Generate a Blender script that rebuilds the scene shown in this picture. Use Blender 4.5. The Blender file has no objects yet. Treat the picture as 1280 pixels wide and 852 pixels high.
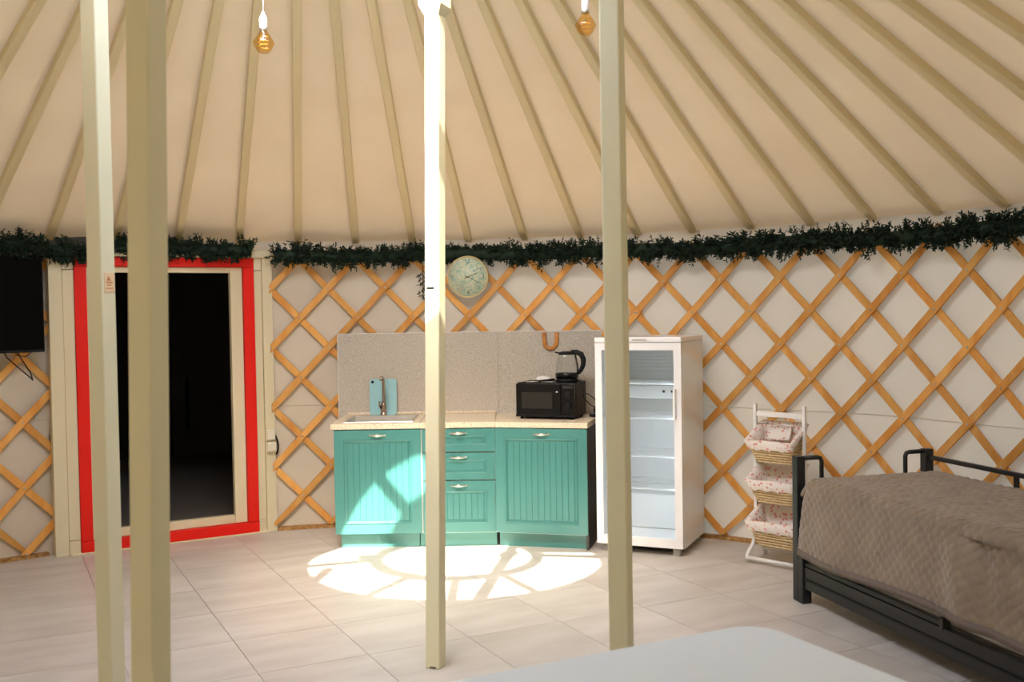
import bpy, bmesh, math, random
from mathutils import Vector, Matrix, noise
random.seed(7)
PI = math.pi
sc = bpy.context.scene
COL = sc.collection

# ------------------------------------------------------------------ yurt frame
CX, CY, R = -0.7546, 3.8561, 3.968          # axis and lattice radius of the yurt
DE, PH0 = 0.107968, -0.16                   # angular step of lattice columns / roof poles
Z0, DZ = 2.039, 0.22265                     # top lattice row and row spacing
ZB, S1, CC = 2.142, 0.5956, 0.01146         # roof pole profile
CROWN_R = 0.95
def roof_z(r):
    t = R - r
    return ZB + S1*t - CC*t*t
CROWN_Z = roof_z(CROWN_R)

# ------------------------------------------------------------------ camera
cam = bpy.data.cameras.new('camera')
cam.sensor_width = 36.0
cam.lens = 1283.2/1280*36.0
cam.clip_start = 0.02
cam.dof.use_dof = True
cam.dof.focus_distance = 7.2
cam.dof.aperture_fstop = 4.0
co = bpy.data.objects.new('camera', cam)
COL.objects.link(co)
pit, rol = 0.02882, -0.01588
fwd = Vector((0, math.cos(pit), -math.sin(pit)))
dn = -Vector((0, math.sin(pit), math.cos(pit)))
rt = Vector((1, 0, 0))
cr, sr = math.cos(rol), math.sin(rol)
rc = cr*rt - sr*dn
dc = sr*rt + cr*dn
M = Matrix((rc, -dc, -fwd)).transposed().to_4x4()
M.translation = Vector((0, 0, 1.62))
co.matrix_world = M
sc.camera = co

# ------------------------------------------------------------------ world, sun, exposure
SUN_DIR = Vector((0.35, 2.73, -CROWN_Z)).normalized()
w = bpy.data.worlds.new('sky'); sc.world = w; w.use_nodes = True
nt = w.node_tree
bg = nt.nodes['Background']
sky = nt.nodes.new('ShaderNodeTexSky')
sky.sky_type = 'NISHITA'
sky.sun_disc = False
sky.sun_elevation = math.asin(-SUN_DIR.z)
sky.sun_rotation = math.atan2(-SUN_DIR.x, -SUN_DIR.y)
sky.air_density = 1.0; sky.dust_density = 2.0
nt.links.new(sky.outputs[0], bg.inputs[0])
bg.inputs[1].default_value = 3.6
sl = bpy.data.lights.new('sun', 'SUN')
sl.energy = 18.0
sl.color = (1.0, 0.93, 0.82)
sl.angle = math.radians(0.45)
so = bpy.data.objects.new('sun', sl)
so.rotation_euler = SUN_DIR.to_track_quat('-Z', 'Y').to_euler()
so.location = (CX, CY-4, 9)
COL.objects.link(so)
pl = bpy.data.lights.new('skylight_portal', 'AREA')       # sampling portal in the crown opening
pl.shape = 'DISK'; pl.size = CROWN_R*2.0
pl.cycles.is_portal = True
po = bpy.data.objects.new('skylight_portal', pl)
po.location = (CX, CY, CROWN_Z+0.45)
COL.objects.link(po)
vs = sc.view_settings
vs.view_transform = 'Standard'; vs.look = 'None'; vs.gamma = 1.0
vs.use_curve_mapping = False
vs.exposure = 0.44

# ------------------------------------------------------------------ materials
MATS = {}
def srgb(r, g, b):
    f = lambda c: (c/255/12.92) if c/255 <= 0.04045 else ((c/255+0.055)/1.055)**2.4
    return (f(r), f(g), f(b), 1)
def mat(name, col, rough=0.6, metal=0.0, spec=0.5, var=None, scale=(8, 8, 8), bump=0.0, bscale=60, rnd=0.0, coat=0, sheen=0, detail=4, bdist=0.002):
    """principled material: base colour, optional second colour mixed by noise, per-object brightness, fine relief"""
    if name in MATS: return MATS[name]
    m = bpy.data.materials.new(name); m.use_nodes = True
    t = m.node_tree; n = t.nodes; b = n['Principled BSDF']
    b.inputs['Roughness'].default_value = rough
    b.inputs['Metallic'].default_value = metal
    b.inputs['Specular IOR Level'].default_value = spec
    b.inputs['Coat Weight'].default_value = coat
    b.inputs['Sheen Weight'].default_value = sheen
    b.inputs['Base Color'].default_value = col
    tc = None
    out = None
    if var is not None or bump:
        tc = n.new('ShaderNodeTexCoord')
    if var is not None:
        mp = n.new('ShaderNodeMapping'); mp.inputs['Scale'].default_value = scale
        t.links.new(tc.outputs['Object'], mp.inputs[0])
        nz = n.new('ShaderNodeTexNoise'); nz.inputs['Scale'].default_value = 1.0; nz.inputs['Detail'].default_value = detail
        t.links.new(mp.outputs[0], nz.inputs['Vector'])
        rp = n.new('ShaderNodeValToRGB')
        rp.color_ramp.elements[0].position = 0.35; rp.color_ramp.elements[0].color = col
        rp.color_ramp.elements[1].position = 0.68; rp.color_ramp.elements[1].color = var
        t.links.new(nz.outputs[0], rp.inputs[0])
        out = rp.outputs[0]
        if rnd:
            oi = n.new('ShaderNodeObjectInfo')
            ad = n.new('ShaderNodeVectorMath'); ad.operation = 'ADD'
            t.links.new(mp.outputs[0], ad.inputs[0])
            cb = n.new('ShaderNodeCombineXYZ')
            ml = n.new('ShaderNodeMath'); ml.operation = 'MULTIPLY'; ml.inputs[1].default_value = 50
            t.links.new(oi.outputs['Random'], ml.inputs[0]); t.links.new(ml.outputs[0], cb.inputs[0]); t.links.new(ml.outputs[0], cb.inputs[2])
            t.links.new(cb.outputs[0], ad.inputs[1]); t.links.new(ad.outputs[0], nz.inputs['Vector'])
    if rnd:
        oi = n.new('ShaderNodeObjectInfo')
        mr = n.new('ShaderNodeMapRange'); mr.inputs[3].default_value = 1-rnd; mr.inputs[4].default_value = 1+rnd
        t.links.new(oi.outputs['Random'], mr.inputs[0])
        hs = n.new('ShaderNodeHueSaturation')
        if out: t.links.new(out, hs.inputs['Color'])
        else: hs.inputs['Color'].default_value = col
        t.links.new(mr.outputs[0], hs.inputs['Value'])
        out = hs.outputs[0]
    if out: t.links.new(out, b.inputs['Base Color'])
    if bump:
        bn = n.new('ShaderNodeTexNoise'); bn.inputs['Scale'].default_value = bscale; bn.inputs['Detail'].default_value = 3
        t.links.new(tc.outputs['Object'], bn.inputs['Vector'])
        bu = n.new('ShaderNodeBump'); bu.inputs['Strength'].default_value = bump; bu.inputs['Distance'].default_value = bdist
        t.links.new(bn.outputs[0], bu.inputs['Height']); t.links.new(bu.outputs[0], b.inputs['Normal'])
    MATS[name] = m
    return m
def add_translucency(m, col, fac):
    """thin cloth: part of the daylight outside shines through it"""
    t = m.node_tree; n = t.nodes; b = n['Principled BSDF']
    tl = n.new('ShaderNodeBsdfTranslucent'); tl.inputs[0].default_value = col
    mx = n.new('ShaderNodeMixShader'); mx.inputs[0].default_value = fac
    t.links.new(b.outputs[0], mx.inputs[1]); t.links.new(tl.outputs[0], mx.inputs[2])
    t.links.new(mx.outputs[0], n['Material Output'].inputs[0])
def glass(name, tint=(1, 1, 1, 1), refl=0.5, rough=0.02):
    """thin clear pane: see-through with a view-angle dependent gloss (Fresnel)"""
    if name in MATS: return MATS[name]
    m = bpy.data.materials.new(name); m.use_nodes = True
    t = m.node_tree; n = t.nodes; n.remove(n['Principled BSDF'])
    tr = n.new('ShaderNodeBsdfTransparent'); tr.inputs[0].default_value = tint
    gl = n.new('ShaderNodeBsdfGlossy'); gl.inputs['Roughness'].default_value = rough
    fr = n.new('ShaderNodeFresnel')
    ge = n.new('ShaderNodeNewGeometry'); mr = n.new('ShaderNodeMapRange')      # both sides of the thin pane reflect alike
    mr.inputs[3].default_value = 1.0+refl; mr.inputs[4].default_value = 1.0/(1.0+refl)
    t.links.new(ge.outputs['Backfacing'], mr.inputs[0]); t.links.new(mr.outputs[0], fr.inputs[0])
    mx = n.new('ShaderNodeMixShader')
    t.links.new(fr.outputs[0], mx.inputs[0]); t.links.new(tr.outputs[0], mx.inputs[1]); t.links.new(gl.outputs[0], mx.inputs[2])
    t.links.new(mx.outputs[0], n['Material Output'].inputs[0])
    MATS[name] = m
    return m
def speckle(name, base, dark, light, rough=0.45, sc1=140, sc2=60):
    m = bpy.data.materials.new(name); m.use_nodes = True
    t = m.node_tree; n = t.nodes; b = n['Principled BSDF']; b.inputs['Roughness'].default_value = rough
    tc = n.new('ShaderNodeTexCoord')
    def ramp(scale, lo, hi, detail):
        z = n.new('ShaderNodeTexNoise'); z.inputs['Scale'].default_value = scale; z.inputs['Detail'].default_value = detail
        t.links.new(tc.outputs['Object'], z.inputs['Vector'])
        r = n.new('ShaderNodeMapRange'); r.inputs[1].default_value = lo; r.inputs[2].default_value = hi
        t.links.new(z.outputs[0], r.inputs[0]); return r.outputs[0]
    m1 = n.new('ShaderNodeMix'); m1.data_type = 'RGBA'; m1.inputs['A'].default_value = base; m1.inputs['B'].default_value = dark
    t.links.new(ramp(sc1, 0.56, 0.68, 2), m1.inputs['Factor'])
    m2 = n.new('ShaderNodeMix'); m2.data_type = 'RGBA'; m2.inputs['B'].default_value = light
    t.links.new(m1.outputs['Result'], m2.inputs['A']); t.links.new(ramp(sc2, 0.55, 0.7, 3), m2.inputs['Factor'])
    t.links.new(m2.outputs['Result'], b.inputs['Base Color'])
    MATS[name] = m
    return m

M_FABRIC_ROOF = mat('roof_lining', srgb(236, 214, 178), 0.9, spec=0.1, var=srgb(230, 206, 168), scale=(1.5, 1.5, 1.5), bump=0.25, bscale=3.0, bdist=0.02)
M_FABRIC_WALL = mat('wall_lining', srgb(222, 208, 184), 0.9, spec=0.1, var=srgb(214, 199, 174), scale=(1.2, 1.2, 1.2), bump=0.3, bscale=3.5, bdist=0.02)
TR_ROOF, TR_WALL = 0.0068, 0.023
add_translucency(M_FABRIC_ROOF, srgb(250, 230, 192), TR_ROOF)
add_translucency(M_FABRIC_WALL, srgb(250, 232, 198), TR_WALL)
M_PAINT = mat('cream_paint', srgb(223, 217, 182), 0.42, spec=0.4, bump=0.05, bscale=40)
M_POLE = mat('cream_pole_paint', srgb(224, 205, 160), 0.5, spec=0.3, rnd=0.04)
M_DOORPAINT = mat('door_cream_paint', srgb(228, 214, 176), 0.5, spec=0.4, var=srgb(222, 207, 168), scale=(3, 3, 0.8))
M_RED = mat('red_paint', srgb(238, 30, 10), 0.5, spec=0.3, var=srgb(228, 24, 8), scale=(3, 3, 1))
M_PINE = mat('pine_slat', srgb(234, 174, 92), 0.45, var=srgb(218, 146, 62), scale=(10, 10, 3), rnd=0.13, spec=0.4)
M_STEEL = mat('brushed_steel', (0.62, 0.60, 0.56, 1), 0.32, metal=1.0)
M_NICKEL = mat('satin_nickel', (0.75, 0.70, 0.62, 1), 0.28, metal=1.0)
M_CHROME = mat('faucet_metal', (0.42, 0.34, 0.29, 1), 0.25, metal=1.0)  # chrome, with the brown it reflects put into the base colour
M_TILE = mat('stone_tile', srgb(206, 198, 186), 0.36, spec=0.45, var=srgb(190, 181, 168), scale=(2.0, 7.0, 2.0), rnd=0.03, bump=0.04, bscale=30)
M_GROUT = mat('grout', srgb(168, 159, 146), 0.85)
M_OSB = mat('chipboard', srgb(196, 150, 88), 0.8, var=srgb(140, 95, 45), scale=(40, 40, 40))
M_TEAL = mat('teal_lacquer', srgb(72, 132, 126), 0.28, spec=0.5, var=srgb(68, 127, 122), scale=(4, 4, 4))
M_DARKSIDE = mat('dark_laminate', srgb(58, 54, 50), 0.5)
M_WHITEBOX = mat('carcass_white', srgb(232, 230, 222), 0.5)
M_TOP = speckle('worktop_laminate', srgb(222, 206, 178), srgb(176, 150, 118), srgb(236, 224, 202), 0.4, 150, 70)
M_SPLASH = speckle('splashback_laminate', srgb(190, 180, 162), srgb(142, 133, 116), srgb(205, 196, 180), 0.45, 150, 80)
M_BLACK = mat('black_gloss_plastic', srgb(12, 12, 12), 0.22, spec=0.3)
M_BLACKM = mat('black_matt', srgb(16, 16, 16), 0.5, spec=0.25)
M_BEDMETAL = mat('black_painted_steel', srgb(26, 26, 26), 0.42)
M_WHITE = mat('white_enamel', srgb(242, 240, 236), 0.18, spec=0.5)
M_WHITEW = mat('white_painted_wood', srgb(236, 232, 224), 0.45)
M_TABLE = mat('white_table_top', srgb(222, 228, 224), 0.4)
M_SOCKET = mat('ivory_plastic', srgb(236, 226, 200), 0.4)
M_SCREEN = mat('tv_screen', srgb(5, 5, 6), 0.25, spec=0.08)
M_BOARD = mat('pale_blue_plastic', srgb(146, 192, 194), 0.45)
M_SHOE = mat('varnished_wood', srgb(200, 136, 62), 0.4, var=srgb(176, 108, 44), scale=(30, 30, 30))
M_GLASS = glass('clear_glass', (0.97, 0.98, 0.98, 1), 0.45)
M_FRGLASS = glass('fridge_glass', (0.90, 0.94, 0.97, 1), 0.45)
M_AMBER = glass('amber_glass', (0.96, 0.78, 0.48, 1), 0.5)
M_FILAM = mat('filament', srgb(240, 200, 120), 0.4)
M_GREEN = mat('pine_needle', srgb(26, 42, 32), 0.7, var=srgb(44, 58, 40), scale=(20, 20, 20), spec=0.2)
M_TWIG = mat('garland_wire', srgb(40, 36, 24), 0.8)
M_WICKER = mat('wicker', srgb(236, 212, 166), 0.7, var=srgb(214, 180, 124), scale=(40, 40, 90))
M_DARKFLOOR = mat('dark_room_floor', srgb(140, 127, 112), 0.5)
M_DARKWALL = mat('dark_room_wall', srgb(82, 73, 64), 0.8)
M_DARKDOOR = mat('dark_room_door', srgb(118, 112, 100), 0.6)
M_SHEET = mat('white_sheet', srgb(232, 226, 220), 0.9, spec=0.1)
M_PAPER = mat('tag_wood', srgb(232, 202, 160), 0.6)
M_TAGINK = mat('tag_print', srgb(196, 128, 78), 0.6)
M_INK = mat('clock_hand_ink', srgb(40, 44, 36), 0.5)

def blanket_mat():
    m = bpy.data.materials.new('taupe_quilt'); m.use_nodes = True
    t = m.node_tree; n = t.nodes; b = n['Principled BSDF']
    b.inputs['Roughness'].default_value = 0.6; b.inputs['Specular IOR Level'].default_value = 0.35
    b.inputs['Sheen Weight'].default_value = 0.4
    tc = n.new('ShaderNodeTexCoord')
    z = n.new('ShaderNodeTexNoise'); z.inputs['Scale'].default_value = 9; z.inputs['Detail'].default_value = 5
    t.links.new(tc.outputs['Object'], z.inputs['Vector'])
    rp = n.new('ShaderNodeValToRGB')
    rp.color_ramp.elements[0].position = 0.3; rp.color_ramp.elements[0].color = srgb(124, 106, 86)
    rp.color_ramp.elements[1].position = 0.7; rp.color_ramp.elements[1].color = srgb(144, 125, 102)
    t.links.new(z.outputs[0], rp.inputs[0]); t.links.new(rp.outputs[0], b.inputs['Base Color'])
    return m
M_QUILT = blanket_mat()
M_QUILTHEM = mat('taupe_binding', srgb(112, 98, 86), 0.7)

def floral_mat():
    m = bpy.data.materials.new('floral_cotton'); m.use_nodes = True
    t = m.node_tree; n = t.nodes; b = n['Principled BSDF']; b.inputs['Roughness'].default_value = 0.9
    tc = n.new('ShaderNodeTexCoord')
    v = n.new('ShaderNodeTexVoronoi'); v.inputs['Scale'].default_value = 34
    t.links.new(tc.outputs['Object'], v.inputs['Vector'])
    nz = n.new('ShaderNodeTexNoise'); nz.inputs['Scale'].default_value = 90
    t.links.new(tc.outputs['Object'], nz.inputs['Vector'])
    ad = n.new('ShaderNodeMath'); ad.operation = 'MULTIPLY_ADD'; ad.inputs[1].default_value = 0.5
    t.links.new(nz.outputs[0], ad.inputs[0]); t.links.new(v.outputs['Distance'], ad.inputs[2])
    rp = n.new('ShaderNodeValToRGB'); e = rp.color_ramp.elements
    e[0].position = 0.42; e[0].color = srgb(220, 142, 130)
    e[1].position = 0.60; e[1].color = srgb(238, 226, 212)
    k = e.new(0.52); k.color = srgb(228, 164, 152)
    t.links.new(ad.outputs[0], rp.inputs[0]); t.links.new(rp.outputs[0], b.inputs['Base Color'])
    return m
M_FLORAL = floral_mat()

def clock_mat():
    m = bpy.data.materials.new('clock_leaf_print'); m.use_nodes = True
    t = m.node_tree; n = t.nodes; b = n['Principled BSDF']; b.inputs['Roughness'].default_value = 0.35
    tc = n.new('ShaderNodeTexCoord')
    mp = n.new('ShaderNodeMapping'); mp.inputs['Scale'].default_value = (14, 26, 14); mp.inputs['Rotation'].default_value = (0, 0, 0.7)
    t.links.new(tc.outputs['Object'], mp.inputs[0])
    nz = n.new('ShaderNodeTexNoise'); nz.inputs['Scale'].default_value = 1.0; nz.inputs['Detail'].default_value = 2; nz.inputs['Distortion'].default_value = 2.0
    t.links.new(mp.outputs[0], nz.inputs['Vector'])
    rp = n.new('ShaderNodeValToRGB'); e = rp.color_ramp.elements
    e[0].position = 0.34; e[0].color = srgb(176, 200, 178)
    e[1].position = 0.58; e[1].color = srgb(216, 216, 184)
    k = e.new(0.46); k.color = srgb(200, 210, 180)
    t.links.new(nz.outputs[0], rp.inputs[0]); t.links.new(rp.outputs[0], b.inputs['Base Color'])
    return m
M_CLOCK = clock_mat()
M_LEAF1 = mat('leaf_print_green', srgb(158, 188, 164), 0.4)
M_LEAF2 = mat('leaf_print_blue', srgb(128, 172, 170), 0.4)
M_CLOCKRIM = mat('clock_rim', srgb(212, 190, 140), 0.45)

# ------------------------------------------------------------------ mesh helpers
class MB:
    def __init__(s): s.v = []; s.f = []; s.smooth = []
    def add(s, vs, fs, sm=False):
        k = len(s.v); s.v += [tuple(v) for v in vs]
        for f in fs: s.f.append(tuple(i+k for i in f)); s.smooth.append(sm)
        return s
    def box(s, x0, x1, y0, y1, z0, z1, m=None):
        vs = [Vector(p) for p in ((x0,y0,z0),(x1,y0,z0),(x1,y1,z0),(x0,y1,z0),(x0,y0,z1),(x1,y0,z1),(x1,y1,z1),(x0,y1,z1))]
        if m is not None: vs = [m @ v for v in vs]
        return s.add(vs, [(0,3,2,1),(4,5,6,7),(0,1,5,4),(1,2,6,5),(2,3,7,6),(3,0,4,7)])
    def prism(s, poly, a0, a1, axis='z', m=None):
        """polygon (2D) extruded along an axis: z -> (x,y), y -> (x,z), x -> (y,z)"""
        def P(p, a):
            if axis == 'z': q = Vector((p[0], p[1], a))
            elif axis == 'y': q = Vector((p[0], a, p[1]))
            else: q = Vector((a, p[0], p[1]))
            return m @ q if m is not None else q
        n = len(poly)
        vs = [P(p, a0) for p in poly] + [P(p, a1) for p in poly]
        fs = [tuple(range(n))[::-1], tuple(range(n, 2*n))] + [(i, (i+1) % n, n+(i+1) % n, n+i) for i in range(n)]
        return s.add(vs, fs)
    def lathe(s, prof, seg=24, c=(0, 0, 0), cap=True, m=None):
        vs = []; n = len(prof)
        for r, z in prof:
            for k in range(seg):
                a = 2*PI*k/seg
                q = Vector((c[0]+r*math.cos(a), c[1]+r*math.sin(a), c[2]+z))
                vs.append(m @ q if m is not None else q)
        fs = []
        for i in range(n-1):
            for k in range(seg):
                fs.append((i*seg+k, i*seg+(k+1) % seg, (i+1)*seg+(k+1) % seg, (i+1)*seg+k))
        if cap:
            fs.append(tuple(range(seg))[::-1]); fs.append(tuple((n-1)*seg+k for k in range(seg)))
        return s.add(vs, fs, True)
    def tube(s, path, rad, seg=8, cap=True, flat=1.0):
        path = [Vector(p) for p in path]; n = len(path)
        rads = rad if isinstance(rad, (list, tuple)) else [rad]*n
        vs = []; up = None
        for i, p in enumerate(path):
            t = (path[min(i+1, n-1)] - path[max(i-1, 0)]).normalized()
            if up is None:
                up = Vector((0, 0, 1)) if abs(t.z) < 0.9 else Vector((0, 1, 0))
            x = t.cross(up).normalized(); y = x.cross(t).normalized(); up = y
            for k in range(seg):
                a = 2*PI*k/seg
                vs.append(p + rads[i]*(math.cos(a)*x + flat*math.sin(a)*y))
        fs = []
        for i in range(n-1):
            for k in range(seg):
                fs.append((i*seg+k, i*seg+(k+1) % seg, (i+1)*seg+(k+1) % seg, (i+1)*seg+k))
        if cap:
            fs.append(tuple(range(seg))[::-1]); fs.append(tuple((n-1)*seg+k for k in range(seg)))
        return s.add(vs, fs, True)
    def mesh(s, name, m):
        me = bpy.data.meshes.new(name); me.from_pydata(s.v, [], s.f)
        me.polygons.foreach_set('use_smooth', s.smooth)
        me.materials.append(m)
        bm = bmesh.new(); bm.from_mesh(me); bmesh.ops.recalc_face_normals(bm, faces=bm.faces); bm.to_mesh(me); bm.free()
        me.update(); return me
    def build(s, name, m, parent=None, bevel=0.0, seg=2):
        return link(name, s.mesh(name, m), parent, bevel, seg)
def link(name, me, parent=None, bevel=0.0, seg=2):
    o = bpy.data.objects.new(name, me); COL.objects.link(o)
    if parent is not None: o.parent = parent
    if bevel:
        b = o.modifiers.new('bevel', 'BEVEL'); b.width = bevel; b.segments = seg; b.limit_method = 'ANGLE'; b.angle_limit = 0.6
    return o
def tag(o, label=None, cat=None, group=None, kind=None):
    if label: o['label'] = label
    if cat: o['category'] = cat
    if group: o['group'] = group
    if kind: o['kind'] = kind
    return o
def thing(name, label, cat, loc=(0, 0, 0), rz=0.0, group=None, kind=None):
    o = bpy.data.objects.new(name, None); COL.objects.link(o); o.empty_display_size = 0.1
    o.location = loc; o.rotation_euler = (0, 0, rz)
    return tag(o, label, cat, group, kind)
def rrect(x0, x1, y0, y1, r, n=5):
    pts = []
    for cx, cy, a0 in ((x1-r, y1-r, 0), (x0+r, y1-r, PI/2), (x0+r, y0+r, PI), (x1-r, y0+r, 1.5*PI)):
        for k in range(n+1):
            a = a0 + PI/2*k/n; pts.append((cx+r*math.cos(a), cy+r*math.sin(a)))
    return pts
def arc(r, ph, z): return Vector((CX+r*math.sin(ph), CY+r*math.cos(ph), z))

# ================================================================== SETTING
# floor: slab + individual tiles
fl = MB().lathe([(4.25, -0.12), (4.25, -0.006)], 96, (CX, CY, 0)).build('floor', M_GROUT)
tag(fl, 'pale beige stone tile floor of the round room', 'floor', kind='structure')
TA = math.radians(26.9); e2 = Vector((math.cos(TA), math.sin(TA))); e1 = Vector((math.sin(TA), -math.cos(TA)))
TS2, TS1 = 0.523, 0.535
def clip_circle(poly, rad, n=96):
    for k in range(n):
        a = 2*PI*(k+0.5)/n; nx, ny = math.sin(a), math.cos(a); d = rad*math.cos(PI/n)
        out = []
        for i in range(len(poly)):
            p, q = poly[i], poly[(i+1) % len(poly)]
            dp = (p[0]-CX)*nx+(p[1]-CY)*ny-d; dq = (q[0]-CX)*nx+(q[1]-CY)*ny-d
            if dp <= 0: out.append(p)
            if dp*dq < 0:
                t = dp/(dp-dq); out.append((p[0]+t*(q[0]-p[0]), p[1]+t*(q[1]-p[1])))
        poly = out
        if len(poly) < 3: return None
    return poly
g = 0.0016
full = MB().box(g-TS2/2, TS2/2-g, g-TS1/2, TS1/2-g, -0.006, 0.0).mesh('tile', M_TILE)
for a in range(-22, 16):
    for b in range(-24, 10):
        c2 = 1.037+TS2*(a+0.5); c1 = -5.17+TS1*(b+0.5)
        cen = e2*c2 + e1*c1
        d = math.hypot(cen.x-CX, cen.y-CY)
        if d > 4.5: continue
        cor = [cen+e2*sx*(TS2/2-g)+e1*sy*(TS1/2-g) for sx, sy in ((-1,-1),(1,-1),(1,1),(-1,1))]
        if all(math.hypot(c.x-CX, c.y-CY) < 3.99 for c in cor):
            o = link('tile', full, fl); o.location = (cen.x, cen.y, 0); o.rotation_euler = (0, 0, TA)
        else:
            pc = clip_circle([(c.x, c.y) for c in cor], 4.0)
            if pc:
                loc = [Vector((p[0]-cen.x, p[1]-cen.y, 0)) for p in pc]
                rot = Matrix.Rotation(-TA, 3, 'Z')
                loc = [rot @ v for v in loc]
                o = MB().prism([(v.x, v.y) for v in loc], -0.006, 0.0).build('tile', M_TILE, fl)
                o.location = (cen.x, cen.y, 0); o.rotation_euler = (0, 0, TA)

# round walls: two arcs between the red-trimmed door and the entrance behind the camera
WR = R+0.035
DPH = (-0.632, -0.287)            # door opening
EPH = math.atan2(0-CX, 0-CY)      # azimuth of the camera (entrance) seen from the axis
if EPH < 0: EPH += 2*PI
ENT = 0.26
def wall_arc(name, p0, p1, label):
    n = int(abs(p1-p0)/0.04)+1; mb = MB(); vs = []; fs = []
    rows = [(0, 0.0), (0, 0.3), (0.004, 0.8), (0, 1.2), (0.003, 1.7), (0, 2.25)]
    for i in range(n+1):
        ph = p0+(p1-p0)*i/n
        for dr, z in rows: vs.append(arc(WR+dr, ph, z))
    k = len(rows)
    for i in range(n):
        for j in range(k-1):
            a = i*k+j; b = (i+1)*k+j; fs.append((a, b, b+1, a+1))
    mb.add(vs, fs, True)
    o = mb.build(name, M_FABRIC_WALL); tag(o, label, 'wall', kind='structure')
    for z in (0.93,):
        pts = [arc(WR-0.001, p0+(p1-p0)*i/n, z+0.004*math.sin(i*0.7)) for i in range(n+1)]
        MB().tube(pts, 0.0025, 5).build('seam', M_FABRIC_WALL, o)
    return o
wall_arc('wall_right', DPH[1], EPH-ENT, 'off-white fabric wall curving behind kitchen, fridge and bed')
wall_arc('wall_left', DPH[0], EPH-2*PI+ENT, 'off-white fabric wall behind the television on the left')
hv = []; hf = []
for i in range(13):
    ph = DPH[0]+(DPH[1]-DPH[0])*i/12
    hv += [arc(WR, ph, 2.08), arc(WR, ph, 2.25)]
for i in range(12): hf.append((2*i, 2*i+2, 2*i+3, 2*i+1))
tag(MB().add(hv, hf, True).build('wall_back', M_FABRIC_WALL), 'strip of off-white fabric wall above the red-cased doorway', 'wall', kind='structure')
def base_arc(name, p0, p1, label):
    n = int(abs(p1-p0)/0.05)+1; vs = []; fs = []
    for i in range(n+1):
        ph = p0+(p1-p0)*i/n
        for r, z in ((WR-0.05, 0), (WR-0.05, 0.024), (WR-0.002, 0.024), (WR-0.002, 0)): vs.append(arc(r, ph, z))
    for i in range(n):
        for j in range(4):
            a = i*4+j; b = i*4+(j+1) % 4; fs.append((a, b, b+4, a+4))
    fs += [(0, 1, 2, 3), (n*4+3, n*4+2, n*4+1, n*4)]
    o = MB().add(vs, fs).build(name, M_OSB); tag(o, label, 'baseboard', kind='structure')
base_arc('baseboard_right', -0.262, 1.6, 'chipboard strip on the floor along the wall right of the door')
base_arc('baseboard_left', -0.662, -1.4, 'chipboard strip on the floor along the wall under the television')

# entrance porch behind the camera (closed)
ep = MB(); half = 4.05*math.sin(ENT)+0.02
q = Matrix.Translation((CX, CY, 0)) @ Matrix.Rotation(-EPH, 4, 'Z')
ep.box(-half-0.05, -half, 3.9, 5.2, 0, 2.3, q); ep.box(half, half+0.05, 3.9, 5.2, 0, 2.3, q)
ep.box(-half-0.05, half+0.05, 5.2, 5.25, 0, 2.3, q); ep.box(-half-0.05, half+0.05, 3.9, 5.25, 2.25, 2.3, q); ep.box(-half, half, 4.1, 5.2, -0.1, -0.004, q)
tag(ep.build('wall_porch', M_FABRIC_WALL), 'fabric lined entrance porch behind the camera', 'wall', kind='structure')

# ceiling: conical lining with an open crown, poles as children
n = 116; vs = []; fs = []
prof = []
for k in range(9):
    r = R+0.085-(R+0.085-CROWN_R)*k/8; prof.append((r, roof_z(r)+0.052))
for i in range(n):
    ph = 2*PI*i/n
    for r, z in prof: vs.append(arc(r, ph, z))
k = len(prof)
for i in range(n):
    a0 = i*k; b0 = ((i+1) % n)*k
    for j in range(k-1): fs.append((a0+j, a0+j+1, b0+j+1, b0+j))
ceil = MB().add(vs, fs, True).build('ceiling', M_FABRIC_ROOF)
tag(ceil, 'cream fabric conical roof lining', 'ceiling', kind='structure')
pv = []; pf = []; ns = 14; hw = 0.027
for i in range(ns+1):
    r = R+0.02-(R+0.02-CROWN_R-0.02)*i/ns; z = roof_z(r)
    hh = 0.052 if i > 0 else 0.03
    zz = z if i > 0 else z+0.024
    for x, dz in ((-hw, 0), (hw, 0), (hw, hh), (-hw, hh)): pv.append((x, r, zz+dz))
for i in range(ns):
    for j in range(4):
        a = i*4+j; b = i*4+(j+1) % 4; pf.append((a, b, b+4, a+4))
pf += [(0, 1, 2, 3), (ns*4+3, ns*4+2, ns*4+1, ns*4)]
pole_me = MB().add(pv, pf).mesh('roof_pole', M_POLE)
for i in range(-13, 38, 2):
    ph = PH0+i/2*DE+(-0.004 if i >= 12 else 0)
    o = link('roof_pole', pole_me, ceil, 0.004, 1); o.location = (CX, CY, 0); o.rotation_euler = (0, 0, -ph)

# crown ring with spokes and raised inner ring, in the roof opening
crown = thing('roof_crown', 'round cream wooden crown ring with spokes in the roof opening', 'roof crown', (CX, CY, CROWN_Z))
MB().lathe([(CROWN_R, -0.05), (CROWN_R+0.07, -0.05), (CROWN_R+0.07, 0.16), (CROWN_R, 0.16), (CROWN_R, -0.05)], 64, cap=False).build('outer_ring', M_PAINT, crown)
IR, IZ = 0.53, 0.22
MB().lathe([(IR-0.045, IZ-0.03), (IR+0.045, IZ-0.03), (IR+0.045, IZ+0.03), (IR-0.045, IZ+0.03), (IR-0.045, IZ-0.03)], 48, cap=False).build('inner_ring', M_PAINT, crown)
for a in (184, 240, 272, 304, 4, 60, 124):
    t = math.radians(a); d = Vector((math.cos(t), math.sin(t), 0))
    MB().tube([d*(CROWN_R+0.03)+Vector((0, 0, 0.06)), d*(CROWN_R*0.75)+Vector((0, 0, 0.15)), d*IR+Vector((0, 0, IZ))], 0.036, 8).build('spoke', M_PAINT, crown)

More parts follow.
